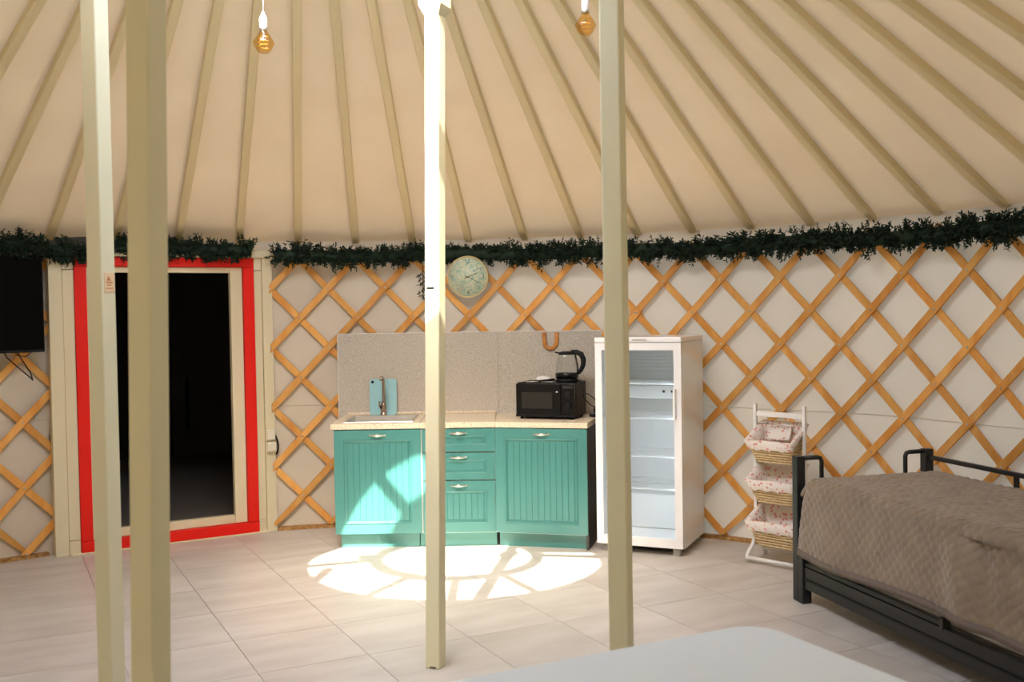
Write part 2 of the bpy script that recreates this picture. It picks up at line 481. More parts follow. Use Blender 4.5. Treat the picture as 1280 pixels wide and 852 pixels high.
def sector(name, a0, a1, r0, r1, z0, z1, m):
    vs = []; fs = []; k = 16
    for i in range(k+1):
        t = math.radians(a0+(a1-a0)*i/k)
        for r, z in ((r0, z0), (r1, z1), (r1, z1+0.01), (r0, z0+0.01)): vs.append((r*math.cos(t), r*math.sin(t), z))
    for i in range(k):
        for j in range(4):
            a = i*4+j; b = i*4+(j+1) % 4; fs.append((a, b, b+4, a+4))
    fs += [(0, 1, 2, 3), (k*4+3, k*4+2, k*4+1, k*4)]
    MB().add(vs, fs).build(name, m, crown)
MB().box(-0.66, -0.52, 0.02, 0.12, 0.16, 0.22).build('shadow_block', M_PAINT, crown)  # invented block, out of view, casting a blob into the sun patch
M_SHADOW_PANEL = mat('shadow_panel_cloth', srgb(225, 216, 196), 0.9)
sector('shadow_panel', 6, 76, 0.56, 0.96, 0.27, 0.175, M_SHADOW_PANEL)      # unseen panel, added so its shadow trims the sun patch
cvp = [(0.50*math.cos(t), 0.50*math.sin(t)) for t in [math.asin(0.3/0.5)+(PI-2*math.asin(0.3/0.5))*k/14 for k in range(15)]]
MB().prism(cvp, 0.252, 0.262).build('shadow_panel', M_SHADOW_PANEL, crown)  # added inside the inner ring to keep sun off the drawers
sector('shadow_panel', 76, 104, 0.56, 0.84, 0.27, 0.205, M_SHADOW_PANEL)  # added to shade the drawers, leaving a thin sunlit crescent

# ================================================================== DOOR
DA = Vector((-3.113, 6.914, 0)); DB = Vector((-1.786, 7.679, 0))
dang = math.atan2(DB.y-DA.y, DB.x-DA.x); DW = (DB-DA).length
door = thing('door_1', 'cream door frame with red casing around a dark open doorway', 'door', DA, dang, kind='structure')
def dbox(name, m, x0, x1, y0, y1, z0, z1, parent=door, bev=0.003):
    return MB().box(x0, x1, y0, y1, z0, z1).build(name, m, parent, bev)
dbox('pillar', M_DOORPAINT, 0.0, 0.085, 0.0, 0.14, 0.0, 2.045)
dbox('pillar', M_DOORPAINT, DW-0.075, DW, 0.0, 0.14, 0.0, 2.045)
MB().prism([(-0.012, 2.045), (DW+0.012, 2.045), (DW+0.018, 2.075), (DW+0.018, 2.1), (-0.018, 2.1), (-0.018, 2.075)], -0.018, 0.15, 'y').build('cornice', M_DOORPAINT, door, 0.003)
for x0, x1 in ((0.087, 0.16), (1.40, DW-0.077)):
    dbox('panel', M_DOORPAINT, x0, x1, 0.012, 0.1, 0.10, 1.95)
    dbox('panel_block', M_DOORPAINT, x0, x1, 0.012, 0.1, 1.954, 2.043)
    dbox('panel_block', M_DOORPAINT, x0, x1, 0.012, 0.1, 0.0, 0.097)
# red casing
dbox('red_casing', M_RED, 0.162, 0.240, 0.0, 0.09, 0.088, 1.975, bev=0.002)
dbox('red_casing', M_RED, 1.318, 1.396, 0.0, 0.09, 0.088, 1.975, bev=0.002)
dbox('red_casing', M_RED, 0.162, 1.396, 0.0, 0.09, 1.977, 2.043, bev=0.002)
dbox('red_threshold', M_RED, 0.162, 1.396, -0.01, 0.09, 0.012, 0.086, bev=0.002)
dbox('sill', M_DOORPAINT, 0.10, 1.46, -0.02, 0.12, 0.0, 0.012)
# leaf
dbox('leaf_stile', M_DOORPAINT, 0.242, 0.33, 0.03, 0.085, 0.088, 1.974)
dbox('leaf_stile', M_DOORPAINT, 1.228, 1.316, 0.03, 0.085, 0.088, 1.974)
dbox('leaf_rail', M_DOORPAINT, 0.332, 1.226, 0.03, 0.085, 1.935, 1.974)
dbox('leaf_rail', M_DOORPAINT, 0.332, 1.226, 0.03, 0.085, 0.088, 0.148)
# dark room beyond the door
room = thing('wall_back_room', 'unlit hallway seen through the red-cased doorway', 'room', DA, dang, kind='structure')
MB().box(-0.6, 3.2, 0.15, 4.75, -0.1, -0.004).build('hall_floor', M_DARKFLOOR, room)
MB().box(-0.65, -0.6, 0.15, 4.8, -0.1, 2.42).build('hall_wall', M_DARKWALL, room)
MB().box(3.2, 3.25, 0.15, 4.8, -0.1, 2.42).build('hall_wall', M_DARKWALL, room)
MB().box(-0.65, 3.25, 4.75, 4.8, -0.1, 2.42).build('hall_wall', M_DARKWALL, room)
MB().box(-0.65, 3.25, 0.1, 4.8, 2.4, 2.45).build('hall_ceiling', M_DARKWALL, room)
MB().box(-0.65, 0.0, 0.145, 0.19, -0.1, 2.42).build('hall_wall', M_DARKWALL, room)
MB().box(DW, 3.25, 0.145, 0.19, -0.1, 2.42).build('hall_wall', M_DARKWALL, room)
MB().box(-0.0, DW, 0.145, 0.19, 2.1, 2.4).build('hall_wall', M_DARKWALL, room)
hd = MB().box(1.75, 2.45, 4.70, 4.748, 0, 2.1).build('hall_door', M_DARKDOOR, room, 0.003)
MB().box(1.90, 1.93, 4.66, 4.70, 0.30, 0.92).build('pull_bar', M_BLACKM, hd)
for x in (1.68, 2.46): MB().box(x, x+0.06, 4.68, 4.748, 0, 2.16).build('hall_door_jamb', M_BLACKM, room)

# switch boxes on the right pillar and a cable loop
sw = thing('light_switch', 'ivory light switch box on the right door pillar', 'switch', DA, dang)
MB().box(1.462, 1.528, -0.034, -0.001, 0.60, 0.672).build('box', M_SOCKET, sw, 0.004)
MB().box(1.472, 1.518, -0.040, -0.0345, 0.61, 0.662).build('rocker', M_SOCKET, sw, 0.003)
jb = thing('junction_box', 'square ivory cover plate above the light switch', 'cover plate', DA, dang)
MB().box(1.465, 1.525, -0.022, -0.001, 0.69, 0.765).build('cover', M_SOCKET, jb, 0.004)
pts = [DA+Matrix.Rotation(dang, 3, 'Z') @ Vector(p) for p in ((1.537, 0.03, 0.72), (1.548, 0.02, 0.69), (1.556, 0.015, 0.65), (1.556, 0.015, 0.62), (1.548, 0.02, 0.585), (1.537, 0.03, 0.57))]
tag(MB().tube(pts, 0.007, 8).build('cable', M_BLACKM), 'short black cable loop beside the light switch', 'cable')

# ================================================================== LATTICE
def lat_pt(i, j, r, off): return (PH0+i/2*DE+off, Z0-j*DZ, r)
def slat_mesh(kind, i0, j0, j1):
    """kind +1: rises to the right (i+j const), -1: falls to the right (i-j const). Built about the yurt axis with i measured from i0 at row 0"""
    vs = []; fs = []; ns = 12; wd = 0.024; th = 0.0065
    r0 = R-0.008 if kind > 0 else R+0.008
    dphi = DE/2; slope = Vector((R*dphi, -DZ*1.0)) if kind < 0 else Vector((-R*dphi, -DZ))
    tdir = slope.normalized(); pd = Vector((-tdir.y, tdir.x))
    for s in range(ns+1):
        j = j0+(j1-j0)*s/ns
        ph = (j if kind < 0 else -j)*dphi; z = Z0-j*DZ
        for du, dr in ((-wd, -th), (wd, -th), (wd, th), (-wd, th)):
            p2 = ph + pd.x*du/R; z2 = z+pd.y*du; r = r0+dr
            vs.append((r*math.sin(p2), r*math.cos(p2), max(z2, 0.027)))
    for s in range(ns):
        for q in range(4):
            a = s*4+q; b = s*4+(q+1) % 4; fs.append((a, b, b+4, a+4))
    fs += [(0, 1, 2, 3), (ns*4+3, ns*4+2, ns*4+1, ns*4)]
    return MB().add(vs, fs).mesh('slat', M_PINE)
cache = {}
def lattice(label, imin, imax, off):
    t = thing('lattice_panel', label, 'lattice', (CX, CY, 0))
    ROWB = 9
    for kind in (-1, 1):
        for s in range(imin-12, imax+14):
            # column at row 0 is s; crossings need i+j odd
            if (s % 2) == 0: continue
            js = []
            for j in range(0, ROWB+1):
                i = s+j if kind < 0 else s-j
                if imin <= i <= imax: js.append(j)
            if len(js) < 2: continue
            j0, j1 = js[0], js[-1]
            e0 = 0.13 if (j0 > 0) else 0.22
            e1_ = 0.13 if (j1 < ROWB) else 0.10
            key = (kind, j0, j1)
            if key not in cache: cache[key] = slat_mesh(kind, 0, j0-e0, j1+e1_)
            o = link('slat', cache[key], t, 0.0025, 1)
            ph = PH0+s/2*DE+off
            o.rotation_euler = (0, 0, -ph)
    rv = MB()
    for i in range(imin, imax+1):
        for j in range(0, 10):
            if (i+j) % 2 == 0: continue
            ph = PH0+i/2*DE+off; z = Z0-j*DZ
            m = Matrix.Rotation(-ph, 4, 'Z') @ Matrix.Translation((0, R-0.015, z)) @ Matrix.Rotation(PI/2, 4, 'X')
            rv.lathe([(0.007, 0), (0.006, 0.003), (0.003, 0.004)], 8, m=m)
    tag(rv.build('rivets', M_STEEL, t), kind='stuff')
    return t
lattice('crossed pine lattice between the door and the fridge, behind the kitchen', -2, 11, 0.0)
lattice('crossed pine lattice right of the fridge, behind the bed and basket rack', 11, 29, -0.004)
lattice('crossed pine lattice left of the door, under the television', -19, -9, 0.0014)

# ================================================================== POSTS
PANG = math.radians(-112)+PI/2      # local -Y face looks towards the camera, slightly left
def post(base, top, ztop, label, cap=False, a=0.034):
    t = thing('support_post', label, 'post', (base[0], base[1], 0), PANG, 'roof support posts')
    inv = Matrix.Rotation(-PANG, 3, 'Z')
    d = inv @ Vector((top[0]-base[0], top[1]-base[1], 0))
    vs = []
    for z, dx, dy in ((0, 0, 0), (ztop, d.x, d.y)):
        for sx, sy in ((-a, -a), (a, -a), (a, a), (-a, a)): vs.append((sx+dx, sy+dy, z))
    MB().add(vs, [(3,2,1,0),(4,5,6,7),(0,1,5,4),(1,2,6,5),(2,3,7,6),(3,0,4,7)]).build('shaft', M_PAINT, t, 0.006, 3)
    return t, d
def post_at(x0, y0, k, ztop, label):
    return post((x0, y0), (x0+k*ztop, y0), ztop, label, a=0.0355)
pf_, dfar = post_at(-0.373, 4.658, 0.0166, 3.70, 'sunlit cream square post standing in front of the kitchen drawers')
def frust(mb, c, z0, a0, z1, a1):
    vs = [(c.x+sx*a, c.y+sy*a, z) for z, a in ((z0, a0), (z1, a1)) for sx, sy in ((-1,-1),(1,-1),(1,1),(-1,1))]
    mb.add(vs, [(3,2,1,0),(4,5,6,7),(0,1,5,4),(1,2,6,5),(2,3,7,6),(3,0,4,7)])
cap = MB(); cc = dfar*(2.98/3.70)
frust(cap, cc, 2.95, 0.037, 2.99, 0.055); frust(cap, cc, 2.99, 0.055, 3.07, 0.055)
cap.build('capital', M_PAINT, pf_, 0.002)
MB().box(-0.026+dfar.x*0.47, 0.012+dfar.x*0.47, -0.0375+dfar.y*0.47, -0.0352+dfar.y*0.47, 1.727, 1.735).build('joint_slot', M_BLACKM, pf_)
MB().lathe([(0.0035, 0), (0.003, 0.002)], 10, m=Matrix.Translation((0.006+dfar.x*0.54, -0.0355+dfar.y*0.54, 2.0)) @ Matrix.Rotation(PI/2, 4, 'X')).build('screw', M_BLACKM, pf_)
for k in range(3):
    MB().box(-0.010+0.010*k, -0.003+0.010*k, -0.0365, -0.0352, 0.003, 0.012).build('scuff_mark', M_DARKSIDE, pf_)
p1_, _ = post_at(-1.532, 3.84, 0.0008, 3.72, 'pale post with a small wooden tag, in front of the door')
p2_, _ = post_at(-0.945, 2.59, 0.018, 3.58, 'nearest and widest cream post, overlapping the dark doorway')
p3_, _ = post_at(0.368, 3.56, -0.0031, 3.66, 'cream post standing in front of the fridge, behind the white table')
# tag on the pale post: right face is local +X
tg = MB().box(0.0352, 0.0385, -0.022, 0.030, 1.715, 1.788).build('wooden_tag', M_PAPER, p1_, 0.001)
tg['label'] = 'small pale wooden tag with printed ornament'
tp = MB()
tp.prism([(-0.002, 1.775), (-0.012, 1.758), (0.012, 1.758)], 0.0385, 0.0392, 'x')
tp.box(0.0385, 0.0392, -0.014, 0.018, 1.749, 1.754); tp.box(0.0385, 0.0392, -0.008, 0.012, 1.740, 1.744); tp.box(0.0385, 0.0392, -0.014, 0.018, 1.728, 1.731)
tp.build('print', M_TAGINK, tg)

# ================================================================== KITCHEN
KY = 7.045                                   # carcass front line of the straight run
def beaded_door(name, parent, x0, x1, z0, z1, yf, inset=0.07, zin=None, grooves=True):
    """front (facing local -Y) with frame, moulding and a recessed grooved panel; a single mesh"""
    mb = MB(); th = 0.02; zi = zin if zin else inset
    ax0, ax1, az0, az1 = x0+inset, x1-inset, z0+zi, z1-zi
    mb.box(x0, ax0, yf, yf+th, z0, z1); mb.box(ax1, x1, yf, yf+th, z0, z1)
    mb.box(ax0, ax1, yf, yf+th, z0, az0); mb.box(ax0, ax1, yf, yf+th, az1, z1)
    def ring(o0, o1, y0, y1):     # sloped moulding band between two insets
        A = [(ax0+o0, az0+o0), (ax1-o0, az0+o0), (ax1-o0, az1-o0), (ax0+o0, az1-o0)]
        B = [(ax0+o1, az0+o1), (ax1-o1, az0+o1), (ax1-o1, az1-o1), (ax0+o1, az1-o1)]
        vs = [(p[0], y0, p[1]) for p in A]+[(p[0], y1, p[1]) for p in B]
        mb.add(vs, [(i, (i+1) % 4, 4+(i+1) % 4, 4+i) for i in range(4)])
    ring(-0.006, 0.0, yf, yf-0.005); ring(0.0, 0.005, yf-0.005, yf-0.004); ring(0.005, 0.018, yf-0.004, yf+0.009)
    px0, px1, pz0, pz1 = ax0+0.018, ax1-0.018, az0+0.018, az1-0.018
    if grooves:
        nb = max(2, round((px1-px0)/0.042)); xs = []
        for k in range(nb):
            a = px0+(px1-px0)*k/nb; b = px0+(px1-px0)*(k+1)/nb
            xs += [(a, 0.0095), (a+0.003, 0.0065), (b-0.003, 0.0065), (b, 0.0095)]
        vs = []; fs = []
        for x, dy in xs: vs += [(x, yf+dy, pz0), (x, yf+dy, pz1)]
        for k in range(len(xs)-1): fs.append((2*k, 2*k+2, 2*k+3, 2*k+1))
        mb.add(vs, fs)
    else:
        mb.add([(px0, yf+0.009, pz0), (px1, yf+0.009, pz0), (px1, yf+0.009, pz1), (px0, yf+0.009, pz1)], [(0, 1, 2, 3)])
    return mb.build(name, M_TEAL, parent)
def pull(parent, xc, z, yf):
    pts = []; rr = []
    for k in range(13):
        u = k/12*2-1
        pts.append((xc+0.054*u, yf-0.006-0.020*max(0, 1-abs(u)**2.5), z)); rr.append(0.0045+0.0055*math.exp(-(u/0.38)**2))
    mb = MB().tube(pts, rr, 10)
    for s in (-1, 1): mb.lathe([(0.008, 0), (0.007, 0.008), (0.004, 0.012)], 10, m=Matrix.Translation((xc+0.052*s, yf+0.001, z)) @ Matrix.Rotation(PI/2, 4, 'X'))
    return mb.build('handle', M_NICKEL, parent)
XL, XM, XR = -1.236, -0.632, -0.127
# sink unit
c1 = thing('sink_cabinet', 'teal base cabinet under the sink, left end of the kitchen', 'cabinet', (0, KY, 0), 0, 'teal kitchen base cabinets')
mb = MB(); mb.box(XL, XL+0.016, 0, 0.56, 0.10, 0.828); mb.box(XM-0.016, XM-0.0005, 0, 0.56, 0.10, 0.828); mb.box(XL+0.016, XM-0.016, 0, 0.56, 0.10, 0.116); mb.box(XL+0.016, XM-0.016, 0.54, 0.56, 0.116, 0.828); mb.box(XL+0.016, XM-0.016, 0, 0.05, 0.79, 0.828)
mb.build('body', M_TEAL, c1)
d1 = beaded_door('door', c1, XL+0.002, XM-0.006, 0.106, 0.822, -0.021); pull(d1, (XL+XM)/2+0.0, 0.785, -0.021)
MB().box(XM-0.004, XM-0.001, -0.020, -0.001, 0.106, 0.822).build('door_edge_highlight', M_WHITEBOX, c1)  # white strip paints the sunlit highlight on the door's edge
MB().box(XL+0.03, XM-0.03, 0.04, 0.056, 0.0, 0.10).build('plinth', M_TEAL, c1, 0.001)
# drawer unit
c2 = thing('drawer_cabinet', 'teal base cabinet with three drawers, in the middle of the kitchen', 'cabinet', (0, KY, 0), 0, 'teal kitchen base cabinets')
MB().box(XM+0.0005, XR-0.0005, 0, 0.56, 0.10, 0.828).build('body', M_WHITEBOX, c2)
for z0, z1, gr in ((0.664, 0.822, False), (0.470, 0.655, False), (0.106, 0.461, True)):
    d = beaded_door('drawer', c2, XM+0.004, XR-0.004, z0, z1, -0.021, 0.062, 0.05 if not gr else 0.07, gr)
    pull(d, (XM+XR)/2, z1-0.03, -0.021)
MB().box(XM-0.024, XR+0.002, 0.04, 0.056, 0.0, 0.10).build('plinth', M_TEAL, c2, 0.001)
# angled unit
KA = math.radians(-14.4)
c3 = thing('door_cabinet', 'teal base cabinet with dark side panel, angled beside the fridge', 'cabinet', (XR, KY, 0), KA, 'teal kitchen base cabinets')
W3 = 0.645
MB().box(0.004, W3-0.018, 0.0, 0.55, 0.10, 0.828).build('body', M_WHITEBOX, c3)
MB().box(W3-0.017, W3, 0.0, 0.55, 0.0, 0.828).build('side_panel', M_DARKSIDE, c3)
d3 = beaded_door('door', c3, 0.004, W3-0.002, 0.106, 0.822, -0.021, 0.07); pull(d3, W3/2+0.01, 0.785, -0.021)
MB().box(0.012, W3-0.004, 0.041, 0.056, 0.0, 0.098).build('plinth', M_TEAL, c3, 0.001)

# worktops
wt = thing('worktop', 'speckled beige worktop around the steel sink', 'worktop', (0, KY, 0), 0, 'kitchen worktops')
SX0, SX1, SY0, SY1 = -1.165, -0.715, 0.075, 0.48      # sink cut-out
mb = MB(); yb = 0.612
mb.box(XL-0.018, SX0, -0.03, yb, 0.829, 0.866); mb.box(SX1, XR+0.0, -0.03, yb, 0.829, 0.866)
mb.box(SX0, SX1, -0.03, SY0, 0.829, 0.866); mb.box(SX0, SX1, SY1, yb, 0.829, 0.866)
mb.build('slab', M_TOP, wt)
MB().box(-0.648, -0.645, -0.02, yb, 0.8655, 0.8668).build('joint', M_DARKSIDE, wt)
mb = MB(); ka = Matrix.Rotation(KA, 3, 'Z')
P = [Vector((0.0085, -0.03, 0)), Vector((W3+0.006, -0.03, 0)), Vector((W3+0.006, 0.575, 0))]
P = [ka @ p for p in P]
poly = [(p.x, p.y) for p in P] + [(0.006, 0.600), (0.0015, -0.0285)]
w2 = thing('worktop', 'speckled beige worktop under the black microwave', 'worktop', (XR, KY, 0), 0, 'kitchen worktops')
MB().prism(poly, 0.829, 0.866).build('slab', M_TOP, w2, 0.001)
# splashback
sb = thing('splashback', 'grey speckled splashback panel behind the worktop', 'splashback', (0, KY, 0))
MB().box(-1.300, XR+0.02, 0.614, 0.622, 0.80, 1.470).build('panel', M_SPLASH, sb)
MB().box(-1.304, -1.3005, 0.611, 0.622, 0.80, 1.474).build('edge_trim', M_WHITE, sb)
MB().box(-1.3005, XR+0.02, 0.611, 0.622, 1.4705, 1.474).build('edge_trim', M_WHITE, sb)
ra = math.atan2(7.50-(KY+0.614), 0.655-(XR+0.022)); rl = math.hypot(7.50-(KY+0.614), 0.655-(XR+0.022))
s2 = Matrix.Translation((XR+0.022, 0.614, 0)) @ Matrix.Rotation(ra, 4, 'Z')
MB().box(0, rl, 0, 0.008, 0.80, 1.470, s2).build('panel', M_SPLASH, sb)
MB().box(0, rl, -0.003, 0.008, 1.4705, 1.474, s2).build('edge_trim', M_WHITE, sb)
MB().box(XL, XR, 0.596, 0.6135, 0.8665, 0.885).build('upstand', M_TOP, sb, 0.004)

# sink
sk = thing('kitchen_sink', 'inset brushed steel sink in the worktop', 'sink', (0, KY, 0))
mb = MB(); e = 0.02
def rloop(x0, x1, y0, y1, z): return [(x0, y0, z), (x1, y0, z), (x1, y1, z), (x0, y1, z)]
L = rloop(SX0-e, SX1+e, SY0-e, SY1+0.05, 0.8665)+rloop(SX0-e+0.002, SX1+e-0.002, SY0-e+0.002, SY1+0.048, 0.870)+rloop(SX0+0.004, SX1-0.004, SY0+0.004, SY1-0.004, 0.869)+rloop(SX0+0.025, SX1-0.025, SY0+0.025, SY1-0.025, 0.72)
fs = []
for k in range(3): fs += [(k*4+i, k*4+(i+1) % 4, k*4+4+(i+1) % 4, k*4+4+i) for i in range(4)]
fs.append((12, 13, 14, 15))
mb.add(L, fs); mb.build('basin', M_STEEL, sk)
MB().lathe([(0.04, 0.721), (0.038, 0.724), (0.03, 0.722)], 20, ((SX0+SX1)/2, (SY0+SY1)/2, 0)).build('drain', M_CHROME, sk)
# faucet
fx = -0.955; fy = 0.515
fa = thing('kitchen_faucet', 'tall brushed faucet with forward spout at the sink', 'faucet', (fx, KY+fy, 0.871))
MB().lathe([(0.026, 0), (0.026, 0.008), (0.02, 0.012), (0.022, 0.03), (0.021, 0.075), (0.014, 0.10)], 20).build('body', M_CHROME, fa)
MB().tube([(0.004, -0.006, 0.085), (0.004, -0.012, 0.16), (0.004, -0.02, 0.24), (0.004, -0.035, 0.268), (0.004, -0.07, 0.28), (0.004, -0.15, 0.283), (0.004, -0.165, 0.272)], [0.0115]*6+[0.011], 12).build('spout', M_CHROME, fa)
MB().tube([(-0.018, -0.005, 0.05), (-0.028, -0.03, 0.075), (-0.022, -0.06, 0.105)], [0.009, 0.007, 0.006], 8).build('lever', M_CHROME, fa)
# cutting board
cb = thing('cutting_board', 'pale blue plastic cutting board leaning on the splashback', 'cutting board', (-0.964, KY+0.562, 0.8662))
cb.rotation_euler = (math.radians(-6), 0, math.radians(1))
pb = rrect(-0.1, 0.1, 0, 0.268, 0.022)
MB().prism(pb, -0.004, 0.004, 'y').build('board', M_BOARD, cb, 0.001)
MB().lathe([(0.011, 0), (0.008, 0.0006)], 16, m=Matrix.Translation((-0.078, -0.0041, 0.246)) @ Matrix.Rotation(PI/2, 4, 'X')).build('hang_hole', M_BLACKM, cb)

# microwave
ma = math.atan2(7.045-7.19, 0.455-0.025)
mw = thing('microwave_oven', 'black microwave oven on the right end of the worktop', 'microwave', (0.022, 7.185, 0.866), ma)
MWW, MWD, MWH = 0.426, 0.31, 0.252
MB().box(0, MWW, 0.02, MWD, 0.014, MWH).build('casing', M_BLACKM, mw, 0.006)
dr = MB().box(0, 0.325, -0.004, 0.0195, 0.018, MWH-0.002).build('oven_door', M_BLACK, mw, 0.006)
MB().box(0.042, 0.265, -0.0055, -0.0042, 0.075, 0.19).build('window', mat('tinted_window', srgb(34, 32, 28), 0.12), dr, 0.001)
MB().box(0.292, 0.306, -0.0055, -0.0042, 0.188, 0.197).build('badge', M_WHITE, dr)
MB().box(0.0, 0.426, -0.006, -0.0042, 0.018, 0.036).build('lower_lip', M_BLACKM, mw)
cpn = MB().box(0.328, MWW, -0.004, 0.0195, 0.038, MWH-0.002).build('control_panel', M_BLACK, mw, 0.004)
for z in (0.17, 0.095):
    MB().lathe([(0.026, 0), (0.024, 0.010), (0.019, 0.014), (0.018, 0.014)], 24, m=Matrix.Translation((0.377, -0.0045, z)) @ Matrix.Rotation(PI/2, 4, 'X')).build('dial', M_BLACKM, cpn)
MB().box(0.342, 0.412, -0.0052, -0.0042, 0.216, 0.235).build('display', mat('display_film', srgb(46, 42, 40), 0.2), cpn)
for x in (0.03, MWW-0.03):
    for y in (0.04, MWD-0.04): MB().lathe([(0.014, 0), (0.012, 0.0145)], 12, (x, y, 0)).build('foot', M_BLACKM, mw)
mm = Matrix.Translation((0.022, 7.185, 0.866)) @ Matrix.Rotation(ma, 4, 'Z')
def on_mw(x, y, z=MWH): return mm @ Vector((x, y, z))
# kettle
kp = on_mw(0.325, 0.17, MWH+0.001)
kt = thing('electric_kettle', 'glass electric kettle with black handle and base on the microwave', 'kettle', kp, math.radians(-8))
MB().lathe([(0.079, 0), (0.080, 0.012), (0.074, 0.022), (0.06, 0.023)], 32).build('power_base', M_BLACKM, kt)
MB().lathe([(0.076, 0.025), (0.082, 0.03), (0.082, 0.058), (0.078, 0.062)], 32).build('body_base', M_BLACK, kt)
MB().lathe([(0.076, 0.062), (0.078, 0.09), (0.071, 0.14), (0.062, 0.185), (0.057, 0.196), (0.0545, 0.196), (0.0595, 0.185), (0.0685, 0.14), (0.0755, 0.09), (0.0735, 0.062)], 32, cap=False).build('glass_body', M_GLASS, kt)
MB().lathe([(0.059, 0.190), (0.061, 0.198), (0.056, 0.207), (0.03, 0.213), (0.012, 0.214)], 28).build('lid', M_BLACKM, kt)
MB().prism([(-0.05, 0.196), (-0.082, 0.204), (-0.085, 0.212), (-0.05, 0.208)], -0.018, 0.018, 'y').build('pouring_lip', M_BLACKM, kt, 0.003)
MB().tube([(0.03, 0, 0.207), (0.07, 0, 0.207), (0.103, 0, 0.192), (0.118, 0, 0.155), (0.116, 0, 0.115), (0.10, 0, 0.08), (0.078, 0, 0.055)], [0.012, 0.014, 0.015, 0.0145, 0.013, 0.0115, 0.010], 12, flat=1.3).build('handle', M_BLACKM, kt)
MB().tube([(0.060, 0, 0.195), (0.068, 0, 0.15), (0.077, 0, 0.09), (0.078, 0, 0.06)], 0.006, 8).build('handle_strap', M_BLACKM, kt)
MB().box(-0.02, -0.008, -0.0605, -0.0555, 0.176, 0.19).build('lid_button', M_WHITE, kt)
# cord of the kettle over the microwave's side and the plug
inv = kt.matrix_basis.inverted()
cpts = [kp+Vector((0.07, 0.02, 0.008)), on_mw(0.43, 0.15, MWH+0.010), on_mw(0.445, 0.14, MWH-0.03), on_mw(0.452, 0.145, 0.14), on_mw(0.485, 0.19, 0.09), on_mw(0.52, 0.24, 0.06), on_mw(0.545, 0.25, 0.045)]
Mk = Matrix.Translation(kp) @ Matrix.Rotation(math.radians(-8), 4, 'Z')
MB().tube([Mk.inverted() @ p for p in cpts], 0.0035, 7).build('cord', M_BLACKM, kt)
pg = thing('power_plug', 'black plug and socket block on the worktop beside the microwave', 'plug', on_mw(0.525, 0.20, 0.0), ma)
MB().box(-0.045, 0.035, -0.02, 0.02, 0.004, 0.034).build('socket_block', M_BLACK, pg, 0.006)
MB().lathe([(0.018, 0), (0.018, 0.03), (0.010, 0.045), (0.005, 0.06)], 14, m=Matrix.Translation((0.0, 0.0, 0.032))).build('plug_body', M_BLACKM, pg)
MB().tube([(0.38, MWD+0.006, 0.16), (0.44, MWD+0.006, 0.155), (0.50, MWD-0.02, 0.115), (0.54, MWD-0.04, 0.07), (0.56, MWD-0.06, 0.03)], 0.0035, 7).build('power_cord', M_BLACKM, mw)
# small things on the microwave
dsh = thing('glass_dish', 'small white bowl with clear glass spout on the microwave', 'bowl', on_mw(0.15, 0.17, MWH+0.001))
MB().lathe([(0.03, 0), (0.046, 0.004), (0.052, 0.018), (0.046, 0.03), (0.02, 0.036), (0.008, 0.038)], 24).build('bowl', M_WHITEW, dsh)
MB().lathe([(0.012, 0.038), (0.010, 0.06), (0.006, 0.095), (0.006, 0.11)], 14, cap=False).build('spout', M_GLASS, dsh)
sp = thing('spatula', 'black kitchen spatula lying on the microwave beside the kettle', 'spatula', on_mw(0.085, 0.075, MWH+0.001), ma)
MB().tube([(0.04, 0.0, 0.006), (0.10, 0.03, 0.012), (0.16, 0.06, 0.018)], [0.005, 0.006, 0.008], 8).build('handle', M_BLACKM, sp)
MB().prism(rrect(-0.05, 0.045, -0.022, 0.022, 0.01), 0.001, 0.005).build('blade', M_BLACKM, sp)
for k, (x, a, lb) in enumerate(((0.06, 0.25, 'dark metal fork lying at the left front of the microwave top'), (0.175, -0.2, 'dark metal fork lying on the microwave in front of the bowl'))):
    fk = thing('fork', lb, 'fork', on_mw(x, 0.035+0.012*k, MWH+0.001), ma+a, 'forks on the microwave')
    MB().tube([(0, 0, 0.004), (0.05, 0, 0.006), (0.09, 0, 0.004)], [0.004, 0.003, 0.004], 8).build('handle', M_STEEL, fk)
    MB().prism([(-0.05, -0.010), (-0.012, -0.010), (0.0, -0.003), (0.0, 0.003), (-0.012, 0.010), (-0.05, 0.010), (-0.05, 0.005), (-0.02, 0.004), (-0.02, -0.004), (-0.05, -0.005)], 0.001, 0.004).build('tines', M_BLACKM, fk)
# horseshoe on the splashback
hs = thing('horseshoe', 'varnished wooden horseshoe hung upright on the splashback', 'horseshoe', (XR+0.022+0.385*math.cos(ra)+0.012, KY+0.614+0.385*math.sin(ra)-0.012, 1.335), ra)
pts = []
for k in range(17):
    u = PI*(1+k/16)
    pts.append((0.043*math.cos(u)*(1.0), 0, 0.052+0.045*math.sin(u)))
pts = [(-0.046, 0, 0.125), (-0.048, 0, 0.09)]+pts[1:-1]+[(0.048, 0, 0.09), (0.046, 0, 0.125)]
MB().tube(pts, 0.016, 10, flat=0.55).build('shoe', M_SHOE, hs)

